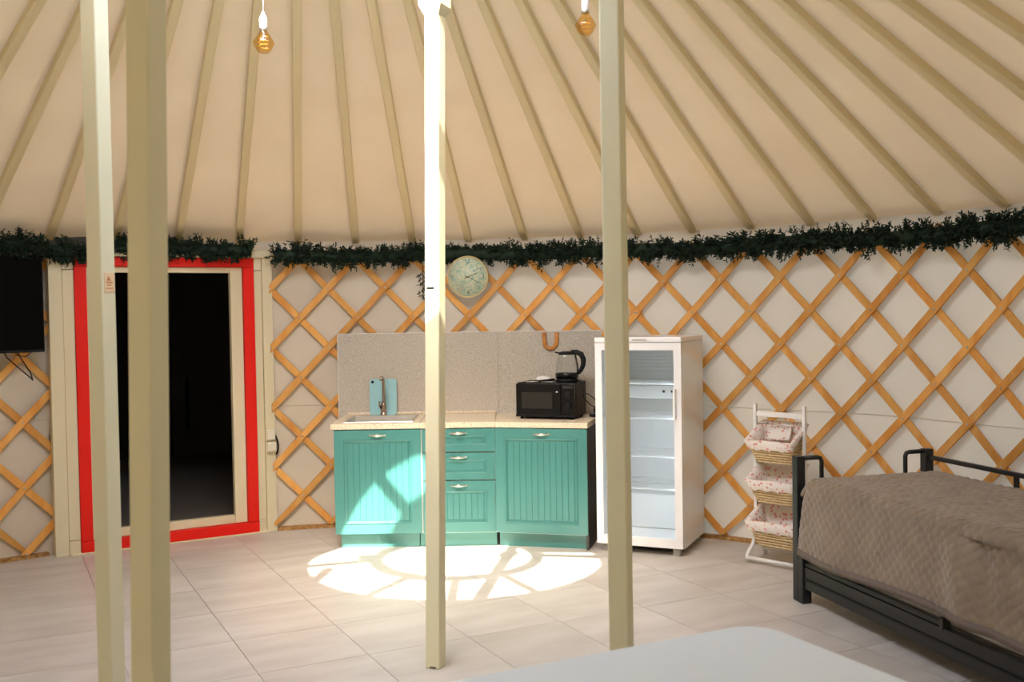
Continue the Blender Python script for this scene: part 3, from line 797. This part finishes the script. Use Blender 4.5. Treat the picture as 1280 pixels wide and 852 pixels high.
# ================================================================== FRIDGE
fang = math.radians(-23.9)
M_LED = mat('fridge_lamp_cover', srgb(240, 244, 250), 0.3)
M_LED.node_tree.nodes['Principled BSDF'].inputs['Emission Color'].default_value = (0.78, 0.90, 1, 1)
M_LED.node_tree.nodes['Principled BSDF'].inputs['Emission Strength'].default_value = 8.0
fr = thing('display_fridge', 'tall white glass-door fridge beside the kitchen', 'refrigerator', (0.553, 6.872, 0), fang)
FW, FD, FH = 0.588, 0.600, 1.437
bd = MB()
wl = 0.03
bd.box(0, wl, 0.055, FD, 0.045, FH-0.034); bd.box(FW-wl, FW, 0.055, FD, 0.045, FH-0.034); bd.box(wl, FW-wl, FD-0.03, FD, 0.045, FH-0.034)
bd.box(wl, FW-wl, 0.055, FD-0.03, 0.045, 0.10); bd.box(wl, FW-wl, 0.055, FD-0.03, FH-0.08, FH-0.034)
bd.build('cabinet', M_WHITE, fr, 0.003)
MB().box(wl, FW-wl, 0.36, FD-0.031, 0.101, 0.34).build('compressor_step', M_WHITE, fr, 0.01)
MB().box(-0.003, FW+0.003, -0.003, FD, FH-0.033, FH).build('top_panel', M_WHITE, fr, 0.006)
MB().box(0.26, 0.36, -0.0045, -0.0032, FH-0.026, FH-0.012).build('badge', M_STEEL, fr)
df = MB(); fwid = 0.047
df.box(0, fwid, 0.0, 0.05, 0.055, FH-0.037); df.box(FW-fwid-0.003, FW, 0.0, 0.05, 0.055, FH-0.037)
df.box(fwid, FW-fwid-0.003, 0.0, 0.05, 0.055, 0.115); df.box(fwid, FW-fwid-0.003, 0.0, 0.05, FH-0.085, FH-0.037)
dfo = df.build('door_frame', M_WHITE, fr)
MB().box(fwid-0.004, FW-fwid, 0.018, 0.024, 0.111, FH-0.081).build('glass_pane', M_FRGLASS, dfo)
MB().box(FW-0.050, FW-0.034, -0.032, -0.012, 0.90, 1.10).build('handle', M_WHITE, dfo, 0.004)
for z in (0.905, 1.075): MB().box(FW-0.049, FW-0.035, -0.013, 0.0, z, z+0.022).build('handle_stem', M_WHITE, dfo)
for z in (1.125, 0.895, 0.640, 0.425):
    mb = MB(); mb.tube([(wl+0.004, 0.075, z), (FW-wl-0.004, 0.075, z)], 0.006, 8); mb.tube([(wl+0.004, 0.52, z), (FW-wl-0.004, 0.52, z)], 0.004, 8)
    shf = mb.build('shelf', M_WHITE, fr)
    wr = MB()
    for k in range(26):
        x = wl+0.01+(FW-2*wl-0.02)*k/25; wr.tube([(x, 0.078, z+0.004), (x, 0.52, z+0.004)], 0.0016, 5, cap=False)
    for y in (0.22, 0.37): wr.tube([(wl+0.004, y, z), (FW-wl-0.004, y, z)], 0.002, 5)
    tag(wr.build('wires', M_WHITE, shf), kind='stuff')
cpl = MB().box(wl+0.002, FW-wl-0.002, 0.40, 0.568, 1.00, 1.09).build('control_box', M_WHITE, fr, 0.006)
for x in (0.36, 0.42, 0.48): MB().lathe([(0.010, 0), (0.008, 0.006)], 12, m=Matrix.Translation((x, 0.399, 1.05)) @ Matrix.Rotation(PI/2, 4, 'X')).build('knob', M_DARKSIDE, cpl)
MB().box(FW-wl-0.012, FW-wl-0.001, 0.058, 0.07, 0.14, FH-0.10).build('lamp', M_LED, fr)
for k in range(7): MB().box(wl+0.002, FW-wl-0.002, 0.560, 0.5695, 1.18+0.025*k, 1.185+0.025*k).build('back_rib', M_WHITE, fr)
for x in (0.03, FW-0.075):
    for y in (0.03, FD-0.08): MB().box(x, x+0.05, y, y+0.05, 0.0, 0.046).build('foot', mat('grey_plastic', srgb(150, 146, 138), 0.5), fr, 0.004)
MB().box(0.03, FW-0.03, 0.12, 0.13, 0.01, 0.05).build('kick_plate', M_BLACKM, fr)

# ================================================================== BASKET RACK
RA = math.radians(-45); RO = Vector((1.468, 6.483, 0))
rk = thing('basket_rack', 'white wooden three-tier rack at the foot of the bed', 'rack', RO, RA)
RW = 0.345; UY = 0.12
for x in (0.0, RW):
    u = MB().box(x-0.011, x+0.011, UY-0.012, UY+0.012, 0.19, 1.005).build('upright', M_WHITEW, rk, 0.004)
    fp = [(x, UY, 0.20), (x, UY-0.012, 0.15), (x, UY-0.035, 0.115), (x, UY-0.055, 0.092), (x, UY-0.085, 0.075), (x, UY-0.108, 0.052), (x, UY-0.118, 0.013)]
    MB().tube(fp, [0.013]*7, 8).build('front_foot', M_WHITEW, rk)
    bp = [(x, UY, 0.20), (x, UY+0.012, 0.15), (x, UY+0.06, 0.10), (x, UY+0.10, 0.05), (x, UY+0.11, 0.013)]
    MB().tube(bp, [0.013]*5, 8).build('rear_foot', M_WHITEW, rk)
MB().tube([(0.0, UY-0.112, 0.034), (RW, UY-0.112, 0.034)], 0.012, 10).build('front_rail', M_WHITEW, rk)
MB().tube([(0.0, UY+0.09, 0.06), (RW, UY+0.09, 0.06)], 0.010, 10).build('rear_rail', M_WHITEW, rk)
MB().box(0.011, RW-0.011, UY-0.008, UY+0.008, 0.925, 0.958).build('top_rail', M_WHITEW, rk, 0.004)
for z in (0.88, 0.63, 0.375): MB().tube([(0.0, UY, z), (RW, UY, z)], 0.004, 8).build('hanging_bar', M_STEEL, rk)
for x in (0.10, 0.25): MB().tube([(x-0.01, UY-0.009, 0.926), (x-0.01, UY-0.018, 0.912), (x-0.01, UY-0.012, 0.892), (x-0.01, UY+0.002, 0.886)], 0.004, 6).build('hook', M_STEEL, rk)
def basket(zf, zb, label):
    t = thing('wicker_basket', label, 'basket', RO, RA, 'baskets on the white rack')
    x0, x1 = 0.019, RW-0.019; yb = UY+0.06; zt = zf+0.106
    Bt = [(x0+0.036, 0.055, zb), (x1-0.036, 0.055, zb), (x1-0.03, yb-0.01, zb), (x0+0.03, yb-0.01, zb)]
    Rm = [(x0-0.004, -0.012, zf), (x1+0.004, -0.012, zf), (x1, yb, zt), (x0, yb, zt)]
    NS = 12
    def ring(tv, off):
        C = [Vector(b).lerp(Vector(r), tv) for b, r in zip(Bt, Rm)]
        cen = sum(C, Vector())/4; pts = []
        for k in range(4):
            for q in range(NS):
                p = C[k].lerp(C[(k+1) % 4], q/NS)
                d = Vector((p.x-cen.x, p.y-cen.y, 0)); 
                d.normalize(); pts.append(p+d*off)
        return pts
    # woven strands, one ring per row
    n = 4*NS; wv = MB()
    rows = 9
    for r in range(rows):
        rp = ring(r/(rows-1)*0.97, 0.0)
        path = []
        for k in range(n+1):
            p = rp[k % n].copy(); c = Vector(((x0+x1)/2, 0.09, p.z)); d = (p-c); d.z = 0; d.normalize()
            path.append(p + d*0.003*(1 if (k+r) % 2 else -1))
        wv.tube(path, 0.0075, 6)
    b0 = ring(0, 0.0); wv.add([p for p in b0], [tuple(range(n))])
    wv.build('wicker_body', M_WICKER, t)
    # cotton liner: inside and a cuff folded over the front and sides
    ln = MB(); L = []
    tv = [0.03, 0.35, 0.7, 1.0]
    for k in tv: L.append(ring(k, -0.014))
    L.append(ring(1.03, 0.0)); L.append(ring(1.0, 0.016))
    cu = []
    hi, lo = ring(1.0, 0.016), ring(0.52, 0.017)
    for k in range(n):
        side = k//NS; q = (k % NS)/NS
        f = 1.0 if side == 0 else (max(0.12, 0.9-1.1*q) if side == 1 else (0.1 if side == 2 else max(0.12, 0.9-1.1*(1-q))))
        f *= 0.9+0.12*math.sin(k*1.9+zf*20)
        cu.append(hi[k].lerp(lo[k], f))
    L.append(cu)
    vs = []; fs = []
    for li, l in enumerate(L):
        for k, p in enumerate(l):
            w = noise.noise(p*22+Vector((zf*7, 0, 0)))*0.005
            vs.append(p+Vector((w*0.4, w, w)))
    for i in range(len(L)-1):
        for k in range(n): fs.append((i*n+k, i*n+(k+1) % n, (i+1)*n+(k+1) % n, (i+1)*n+k))
    fs.append(tuple(range(n)))
    ln.add(vs, fs, True); lo_ = ln.build('liner', M_FLORAL, t); lo_['label'] = 'floral cotton liner folded over the rim'
    return t
basket(0.785, 0.650, 'topmost wicker basket with floral liner on the white rack')
basket(0.535, 0.395, 'middle wicker basket with floral liner on the white rack')
basket(0.275, 0.120, 'lowest wicker basket with floral liner on the white rack')
fbk = thing('cloth_flap', 'floral cloth flap hooked over the rack above the top basket', 'cloth', RO, RA)
fv = []; ff = []
for r in range(7):
    for c in range(9):
        x = 0.095+0.165*c/8; z = 0.885-0.10*r/6
        fv.append((x-0.01, UY+0.028-0.045*(r/6)**1.5+0.004*math.sin(c*1.4), z+0.004*math.cos(c*0.9)))
for r in range(6):
    for c in range(8): ff.append((r*9+c, r*9+c+1, (r+1)*9+c+1, (r+1)*9+c))
flo = MB().add(fv, ff, True).build('flap', M_FLORAL, fbk); sm = flo.modifiers.new('thick', 'SOLIDIFY'); sm.thickness = 0.003

# ================================================================== BED
BA = math.radians(15); BO = Vector((1.568, 5.633, 0))
bed = thing('bed_frame', 'black metal daybed frame along the right wall', 'bed', BO, BA)
BW, BL = 0.82, 2.0
for x in (0.0, BW):
    for y in (0.0, -BL):
        MB().box(x-0.026, x+0.026, y-0.026, y+0.026, 0.0, 0.80).build('corner_post', M_BEDMETAL, bed, 0.004)
for y in (-0.055, -BL+0.055):
    for x in (0.0, BW): MB().box(x-0.028, x+0.028, y-0.024, y+0.024, 0.0, 0.30).build('leg', M_BEDMETAL, bed, 0.003)
for x in (0.0, BW):
    MB().box(x-0.018, x+0.018, -BL+0.08, -0.08, 0.085, 0.205).build('side_rail', M_BEDMETAL, bed, 0.003)
    MB().box(x-0.024, x-0.0185, -BL+0.08, -0.08, 0.135, 0.145).build('rail_groove_strip', M_BLACKM, bed)
MB().box(-0.014, 0.014, -1.19, -0.08, 0.208, 0.232).build('upper_rail', M_BEDMETAL, bed, 0.003)
MB().box(-0.022, 0.022, -1.22, -1.195, 0.19, 0.25).build('rail_bracket', M_BEDMETAL, bed, 0.003)
MB().box(0.03, BW-0.03, -0.015, 0.015, 0.10, 0.20).build('end_rail', M_BEDMETAL, bed, 0.003)
MB().box(0.03, BW-0.03, -0.012, 0.012, 0.50, 0.54).build('end_rail', M_BEDMETAL, bed, 0.003)
MB().box(0.03, BW-0.03, -BL-0.015, -BL+0.015, 0.10, 0.20).build('end_rail', M_BEDMETAL, bed, 0.003)
MB().box(0.03, BW-0.03, -BL+0.03, -0.05, 0.395, 0.42).build('slat_deck', M_BEDMETAL, bed)
for s, x in ((1, 0.0), (-1, BW)):
    MB().tube([(x+0.02*s, 0, 0.786), (x+0.115*s, 0, 0.786), (x+0.134*s, 0, 0.782), (x+0.142*s, 0, 0.765), (x+0.142*s, 0, 0.53)], 0.0125, 8).build('end_handle', M_BEDMETAL, bed)
MB().box(BW-0.012, BW+0.012, -BL+0.03, -0.03, 0.742, 0.766).build('guard_rail', M_BEDMETAL, bed, 0.003)
for y in (-0.7, -1.35): MB().box(BW-0.01, BW+0.01, y-0.01, y+0.01, 0.42, 0.742).build('guard_upright', M_BEDMETAL, bed)
mt = MB().box(0.032, BW-0.032, -BL+0.035, -0.05, 0.422, 0.668).build('mattress', M_SHEET, None, 0.04, 4)
mt.location = BO; mt.rotation_euler = (0, 0, BA)
tag(mt, 'white mattress under the taupe quilt on the daybed', 'mattress')
m2 = MB().box(0.026, BW-0.026, -BL+0.09, -0.09, 0.205, 0.345).build('trundle_mattress', M_SHEET, None, 0.03, 4)
m2.location = BO; m2.rotation_euler = (0, 0, BA)
tag(m2, 'white lower mattress showing under the quilt hem above the black rail', 'mattress')
# quilt
qs = []
TOPZ = 0.692
def prof_pt(s):
    """s: 0 at far edge of the top ... metres along the cloth; returns (x, z, nx, nz, drop)"""
    flat = BW-0.06-0.02; rr = 0.055
    if s < flat: return (BW-0.04-s, TOPZ, 0, 1, 0)
    s -= flat
    al = rr*PI/2
    xe = BW-0.04-flat
    if s < al:
        a = s/rr; return (xe-rr*math.sin(a), TOPZ-rr*(1-math.cos(a)), -math.sin(a), math.cos(a), 0)
    s -= al
    return (xe-rr-s*0.13, TOPZ-rr-s*0.99, -0.99, 0.13, s)
SL = 0.74+0.086+0.365
NU, NV = 170, 300
vs = []; fs = []
for i in range(NV+1):
    y = -0.045-(BL+0.0-0.075)*i/NV
    for j in range(NU+1):
        s = SL*j/NU
        x, z, nx, nz, drop = prof_pt(s)
        # end of the bed: the cloth rounds over
        e0 = max(0.0, 1-(-(y+0.045))/0.10)
        z -= 0.055*e0*e0*(1 if drop == 0 else max(0, 1-drop/0.1))
        x += (0.02*e0*e0 if drop > 0 else 0)
        k = 2*PI/0.055
        a, b = s+0.012*noise.noise(Vector((s*9, y*9, 0))), y+0.012*noise.noise(Vector((s*9, y*9, 5)))
        q = 1-abs(math.sin((a+b)*k/2.2))**0.6*0.5-abs(math.sin((a-b)*k/2.2))**0.6*0.5
        d = -0.009*q + 0.003*noise.noise(Vector((s*40, y*40, 2)))
        d += 0.010*noise.noise(Vector((s*3.0, y*3.0, 1)))
        if drop > 0:
            wv = min(1, drop/0.3)
            d += 0.012*wv*math.sin(y*9+1.5*math.sin(y*3.1)) 
            d += 0.035*math.exp(-((y+1.32+drop*0.35)/0.10)**2)*min(1, drop/0.08) - 0.02*math.exp(-((y+1.45+drop*0.3)/0.06)**2)
        else:
            d += 0.02*math.exp(-((y+1.5+0.5*(x))/0.12)**2)*max(0, 1-x/0.5)
        zz = z+nz*d
        if drop > 0: zz += 0.012*math.sin(y*4.0)*min(1, drop/0.36)
        vs.append((x+nx*d, y, zz))
for i in range(NV):
    for j in range(NU):
        a = i*(NU+1)+j; fs.append((a, a+1, a+NU+2, a+NU+1))
qt = thing('quilt', 'taupe quilted bedspread draped over the daybed', 'bedspread', BO, BA)
qo = MB().add(vs, fs, True).build('cover', M_QUILT, qt)
so_ = qo.modifiers.new('thick', 'SOLIDIFY'); so_.thickness = 0.006; so_.offset = 1
hem = [Vector(vs[i*(NU+1)+NU]) for i in range(0, NV+1, 3)]
hv = []; hf = []
for p in hem: hv += [(p.x-0.006, p.y, p.z+0.035), (p.x-0.009, p.y, p.z-0.004), (p.x+0.004, p.y, p.z-0.006), (p.x+0.004, p.y, p.z+0.03)]
for i in range(len(hem)-1):
    for j in range(4):
        a = i*4+j; b = i*4+(j+1) % 4; hf.append((a, b, b+4, a+4))
MB().add(hv, hf, True).build('hem_binding', M_QUILTHEM, qt)

# ================================================================== FOREGROUND TABLE
tb = thing('white_table', 'white table with rounded corners in the foreground', 'table', (0.668, 2.822, 0), TA)
MB().prism(rrect(-1.0, 0.0, -0.72, 0.0, 0.10, 10), 0.722, 0.75).build('table_top', M_TABLE, tb, 0.006, 3)
for x in (-0.9, -0.1):
    for y in (-0.62, -0.1): MB().tube([(x, y, 0.0), (x, y, 0.722)], 0.02, 14).build('leg', M_WHITE, tb)
mb = MB(); mb.box(-0.9, -0.1, -0.11, -0.09, 0.66, 0.722); mb.box(-0.9, -0.1, -0.63, -0.61, 0.66, 0.722); mb.build('apron', M_WHITE, tb)

# ================================================================== TELEVISION
tph = -0.815; tc_ = arc(3.775, tph, 0)
tv = thing('television', 'black flat television on the wall left of the door', 'television', (tc_.x, tc_.y, 1.40), -tph)
MB().box(-0.555, 0.555, -0.012, 0.035, 0.0, 0.645).build('casing', M_BLACKM, tv, 0.006)
MB().box(-0.546, 0.546, -0.0145, -0.0125, 0.018, 0.637).build('screen', M_SCREEN, tv)
MB().box(-0.2, 0.2, 0.036, 0.14, 0.15, 0.45).build('wall_bracket', M_BLACKM, tv)
MB().tube([(0.30, 0.045, 0.03), (0.33, 0.045, -0.03), (0.40, 0.04, -0.10), (0.475, 0.04, -0.17), (0.49, 0.04, -0.19), (0.475, 0.04, -0.135), (0.42, 0.045, -0.04), (0.39, 0.045, 0.02)], 0.004, 7).build('cable', M_BLACKM, tv)
MB().tube([(0.36, 0.045, 0.03), (0.40, 0.045, -0.02), (0.45, 0.045, -0.03), (0.50, 0.045, 0.01)], 0.003, 7).build('cable', M_BLACKM, tv)

# ================================================================== WALL CLOCK
cph = 0.1112; cl = arc(R-0.085, cph, 1.884)
ck = thing('wall_clock', 'round pale green leaf-print wall clock hung on the lattice', 'clock', cl)
ck.rotation_euler = (math.radians(6), 0, -cph)
CRD = 0.157
rx = Matrix.Rotation(PI/2, 4, 'X')
MB().lathe([(CRD-0.004, -0.03), (CRD, -0.026), (CRD, 0.010), (CRD-0.004, 0.014), (CRD-0.010, 0.012), (CRD-0.012, 0.004)], 56, m=rx).build('rim', M_CLOCKRIM, ck)
face = MB().lathe([(CRD-0.0115, 0.0), (CRD-0.0115, 0.0065)], 56, m=rx).build('face', M_CLOCK, ck)
rnd = random.Random(3)
for mt_, cnt in ((M_LEAF1, 44), (M_LEAF2, 22)):
    lf = MB()
    for k in range(cnt):
        a = rnd.uniform(0, 2*PI); r = CRD*0.84*math.sqrt(rnd.uniform(0.06, 1)); t0 = rnd.uniform(0, PI*2); Ln = rnd.uniform(0.016, 0.036); wd = Ln*rnd.uniform(0.10, 0.2)
        cx, cz = r*math.cos(a), r*math.sin(a); dx, dz = math.cos(t0), math.sin(t0)
        if math.hypot(cx+dx*Ln, cz+dz*Ln) > CRD*0.91: continue
        P = [(0, 0), (0.3, 1), (0.6, 0.8), (1, 0), (0.6, -0.8), (0.3, -1)]
        lf.prism([(cx+dx*Ln*u-dz*wd*v, cz+dz*Ln*u+dx*wd*v) for u, v in P], -0.0068-0.0001*(k % 5), -0.006, 'y')
    tag(lf.build('leaf_print', mt_, face), kind='stuff')
def text(s, size, m, parent, x, z, y, name):
    cu = bpy.data.curves.new(name, 'FONT'); cu.body = s; cu.size = size; cu.align_x = 'CENTER'; cu.align_y = 'CENTER'; cu.extrude = 0.0004
    ob = bpy.data.objects.new(name, cu); COL.objects.link(ob)
    dg = bpy.context.evaluated_depsgraph_get(); me = bpy.data.meshes.new_from_object(ob.evaluated_get(dg))
    bpy.data.objects.remove(ob); me.materials.clear(); me.materials.append(m)
    o = link(name, me, parent); o.location = (x, y, z); o.rotation_euler = (PI/2, 0, 0)
    return o
M_NUM = mat('numeral_ink', srgb(70, 112, 100), 0.5)
for s, a in (('12', 90), ('3', 0), ('6', -90), ('9', 180), ('2', 30)):
    text(s, 0.04 if s != '2' else 0.03, M_NUM, face, CRD*0.74*math.cos(math.radians(a)), CRD*0.74*math.sin(math.radians(a)), -0.0078, 'numeral')
for nm, d, ln, wd, yy in (('hour_hand', (0.92, 0.38), 0.082, 0.0032, -0.0095), ('minute_hand', (0.89, -0.46), 0.110, 0.0024, -0.0115)):
    d = Vector(d).normalized(); pn = Vector((-d.y, d.x))
    a = -d*0.026; b = d*ln
    MB().prism([tuple(a+pn*wd), tuple(b+pn*wd*0.5), tuple(b-pn*wd*0.5), tuple(a-pn*wd)], yy-0.0008, yy, 'y').build(nm, M_INK, ck)
MB().lathe([(0.005, 0.006), (0.005, 0.0125), (0.003, 0.0135)], 12, m=rx).build('hand_hub', M_INK, ck)

# ================================================================== PINE GARLANDS
def needles(mb, p, d, ln, wd, rg):
    sd = d.cross(Vector((rg.uniform(-1, 1), rg.uniform(-1, 1), rg.uniform(-1, 1)))).normalized()*wd
    mb.add([p-sd*0.4, p+sd*0.4, p+d*ln*0.6+sd*0.5, p+d*ln, p+d*ln*0.6-sd*0.5], [(0, 1, 2, 3, 4)])
def branch(mb, p, d, ln, rg, nn):
    for q in range(nn):
        u = (q+rg.random())/nn
        b = p+d*ln*u
        nd = (d*0.45+Vector((rg.gauss(0, 1), rg.gauss(0, 1), rg.gauss(0, 1))).normalized()).normalized()
        needles(mb, b, nd, rg.uniform(0.016, 0.028), rg.uniform(0.006, 0.010), rg)
def garland(p0, p1, rad, zf, label, dens, seed):
    rg = random.Random(seed); t = thing('pine_garland', label, 'garland', (CX, CY, 0), 0, 'pine garlands along the wall top')
    Ln = abs(p1-p0)*rad; mb = MB(); core = []
    for k in range(60):
        ph = p0+(p1-p0)*k/59; core.append(arc(rad+0.06*math.exp(-((ph-0.1112)/0.05)**2), ph, zf(ph))-Vector((CX, CY, 0)))
    MB().tube(core, 0.042, 8).build('wire', M_GREEN, t)
    nt_ = int(Ln/0.0105)
    for k in range(nt_):
        ph = p0+(p1-p0)*(k+rg.random())/nt_
        cz = zf(ph)+0.015*noise.noise(Vector((ph*14, seed, 0)))
        near = math.exp(-((ph-0.1112)/0.05)**2); c = arc(rad+0.06*near, ph, cz)-Vector((CX, CY, 0))
        tang = Vector((math.cos(ph), -math.sin(ph), 0)); inn = Vector((-math.sin(ph), -math.cos(ph), 0))
        a = rg.choice((0, PI))+rg.gauss(0, 0.75)
        d0 = (math.cos(a)*Vector((0, 0, 1))*1.2+abs(math.sin(a))*inn+inn*0.25+tang*rg.gauss(0, 0.25)).normalized()
        if near > 0.45: d0 = (Vector((0, 0, 1 if rg.random() < 0.6 else -0.8))+tang*rg.gauss(0, 0.4)-inn*0.1).normalized()
        L0 = rg.uniform(0.06, 0.125)*(1-0.3*near)*(1+0.35*noise.noise(Vector((ph*26, seed+3, math.copysign(4, math.cos(a))))))
        for q in range(dens):
            d = (d0+(0.38-0.15*near)*Vector((rg.gauss(0, 1), rg.gauss(0, 1), rg.gauss(0, 1)))).normalized()
            branch(mb, c, d, L0*rg.uniform(0.75, 1.0), rg, 24)
    tag(mb.build('needles', M_GREEN, t), kind='stuff')
garland(-0.258, 1.30, R-0.085, lambda p: 2.052-0.02*max(0, p)+0.008*math.sin(p*19), 'long dark green pine garland running from the door along the lattice to the right', 5, 1)
garland(-0.95, -0.302, 3.835, lambda p: 2.10+0.006*math.sin(p*23)-(0.02 if -0.66 < p < -0.58 else 0), 'short dark green pine garland above the television and door', 5, 2)
sg = thing('pine_sprig', 'small pine sprig hanging beside the clock, mostly behind the sunlit post', 'sprig', arc(R-0.045, 0.022, 1.72))
rg = random.Random(9); mb = MB()
MB().tube([(0, 0, 0.26), (0.003, 0, 0.14), (0, 0, 0.0)], 0.003, 6).build('stem', M_TWIG, sg)
for k in range(14):
    z = 0.02+0.015*k; branch(mb, Vector((0, 0, z)), Vector((rg.choice((-1, 1))*0.8, -0.2, -0.4)).normalized(), 0.035, rg, 9)
tag(mb.build('needles', M_GREEN, sg), kind='stuff')

# ================================================================== PENDANT BULBS
def bulb(x, y, zbot, label):
    r = math.hypot(x-CX, y-CY); zt = roof_z(r)+0.05
    t = thing('pendant_bulb', label, 'pendant lamp', (x, y, zbot), 0, 'bare pendant bulbs')
    H = 0.109
    MB().lathe([(0.004, 0.0), (0.022, 0.004), (0.034, 0.016), (0.050, 0.046), (0.0505, 0.051), (0.042, 0.066), (0.028, 0.088), (0.0175, 0.104), (0.0165, H)], 28, cap=False).build('glass_bulb', M_AMBER, t)
    MB().lathe([(0.0175, H-0.003), (0.0175, H+0.008), (0.0165, H+0.01)], 20).build('screw_base', M_STEEL, t)
    MB().lathe([(0.017, H+0.009), (0.0185, H+0.012), (0.0185, H+0.055), (0.014, H+0.066), (0.005, H+0.085), (0.0035, H+0.09)], 20).build('lamp_holder', M_WHITE, t)
    st = MB().tube([(0, 0, H), (0, 0, 0.07), (0, 0, 0.05)], [0.008, 0.006, 0.003], 8).build('glass_stem', M_GLASS, t)
    hp = []
    for k in range(40):
        a = k*2*PI/13; hp.append((0.022*math.cos(a), 0.022*math.sin(a), 0.025+0.055*k/40))
    MB().tube(hp, 0.0022, 6).build('filament', M_FILAM, t)
    MB().tube([(0, 0, H+0.088), (0.002, 0.001, H+0.2), (0, 0, H+0.4), (0, 0, zt-zbot)], 0.0028, 6).build('cord', M_WHITE, t)
bulb(-1.153, 4.9, 2.858, 'amber bare bulb hanging in front of the roof above the door side')
bulb(0.372, 4.9, 2.917, 'amber bare bulb hanging left of the post before the fridge')
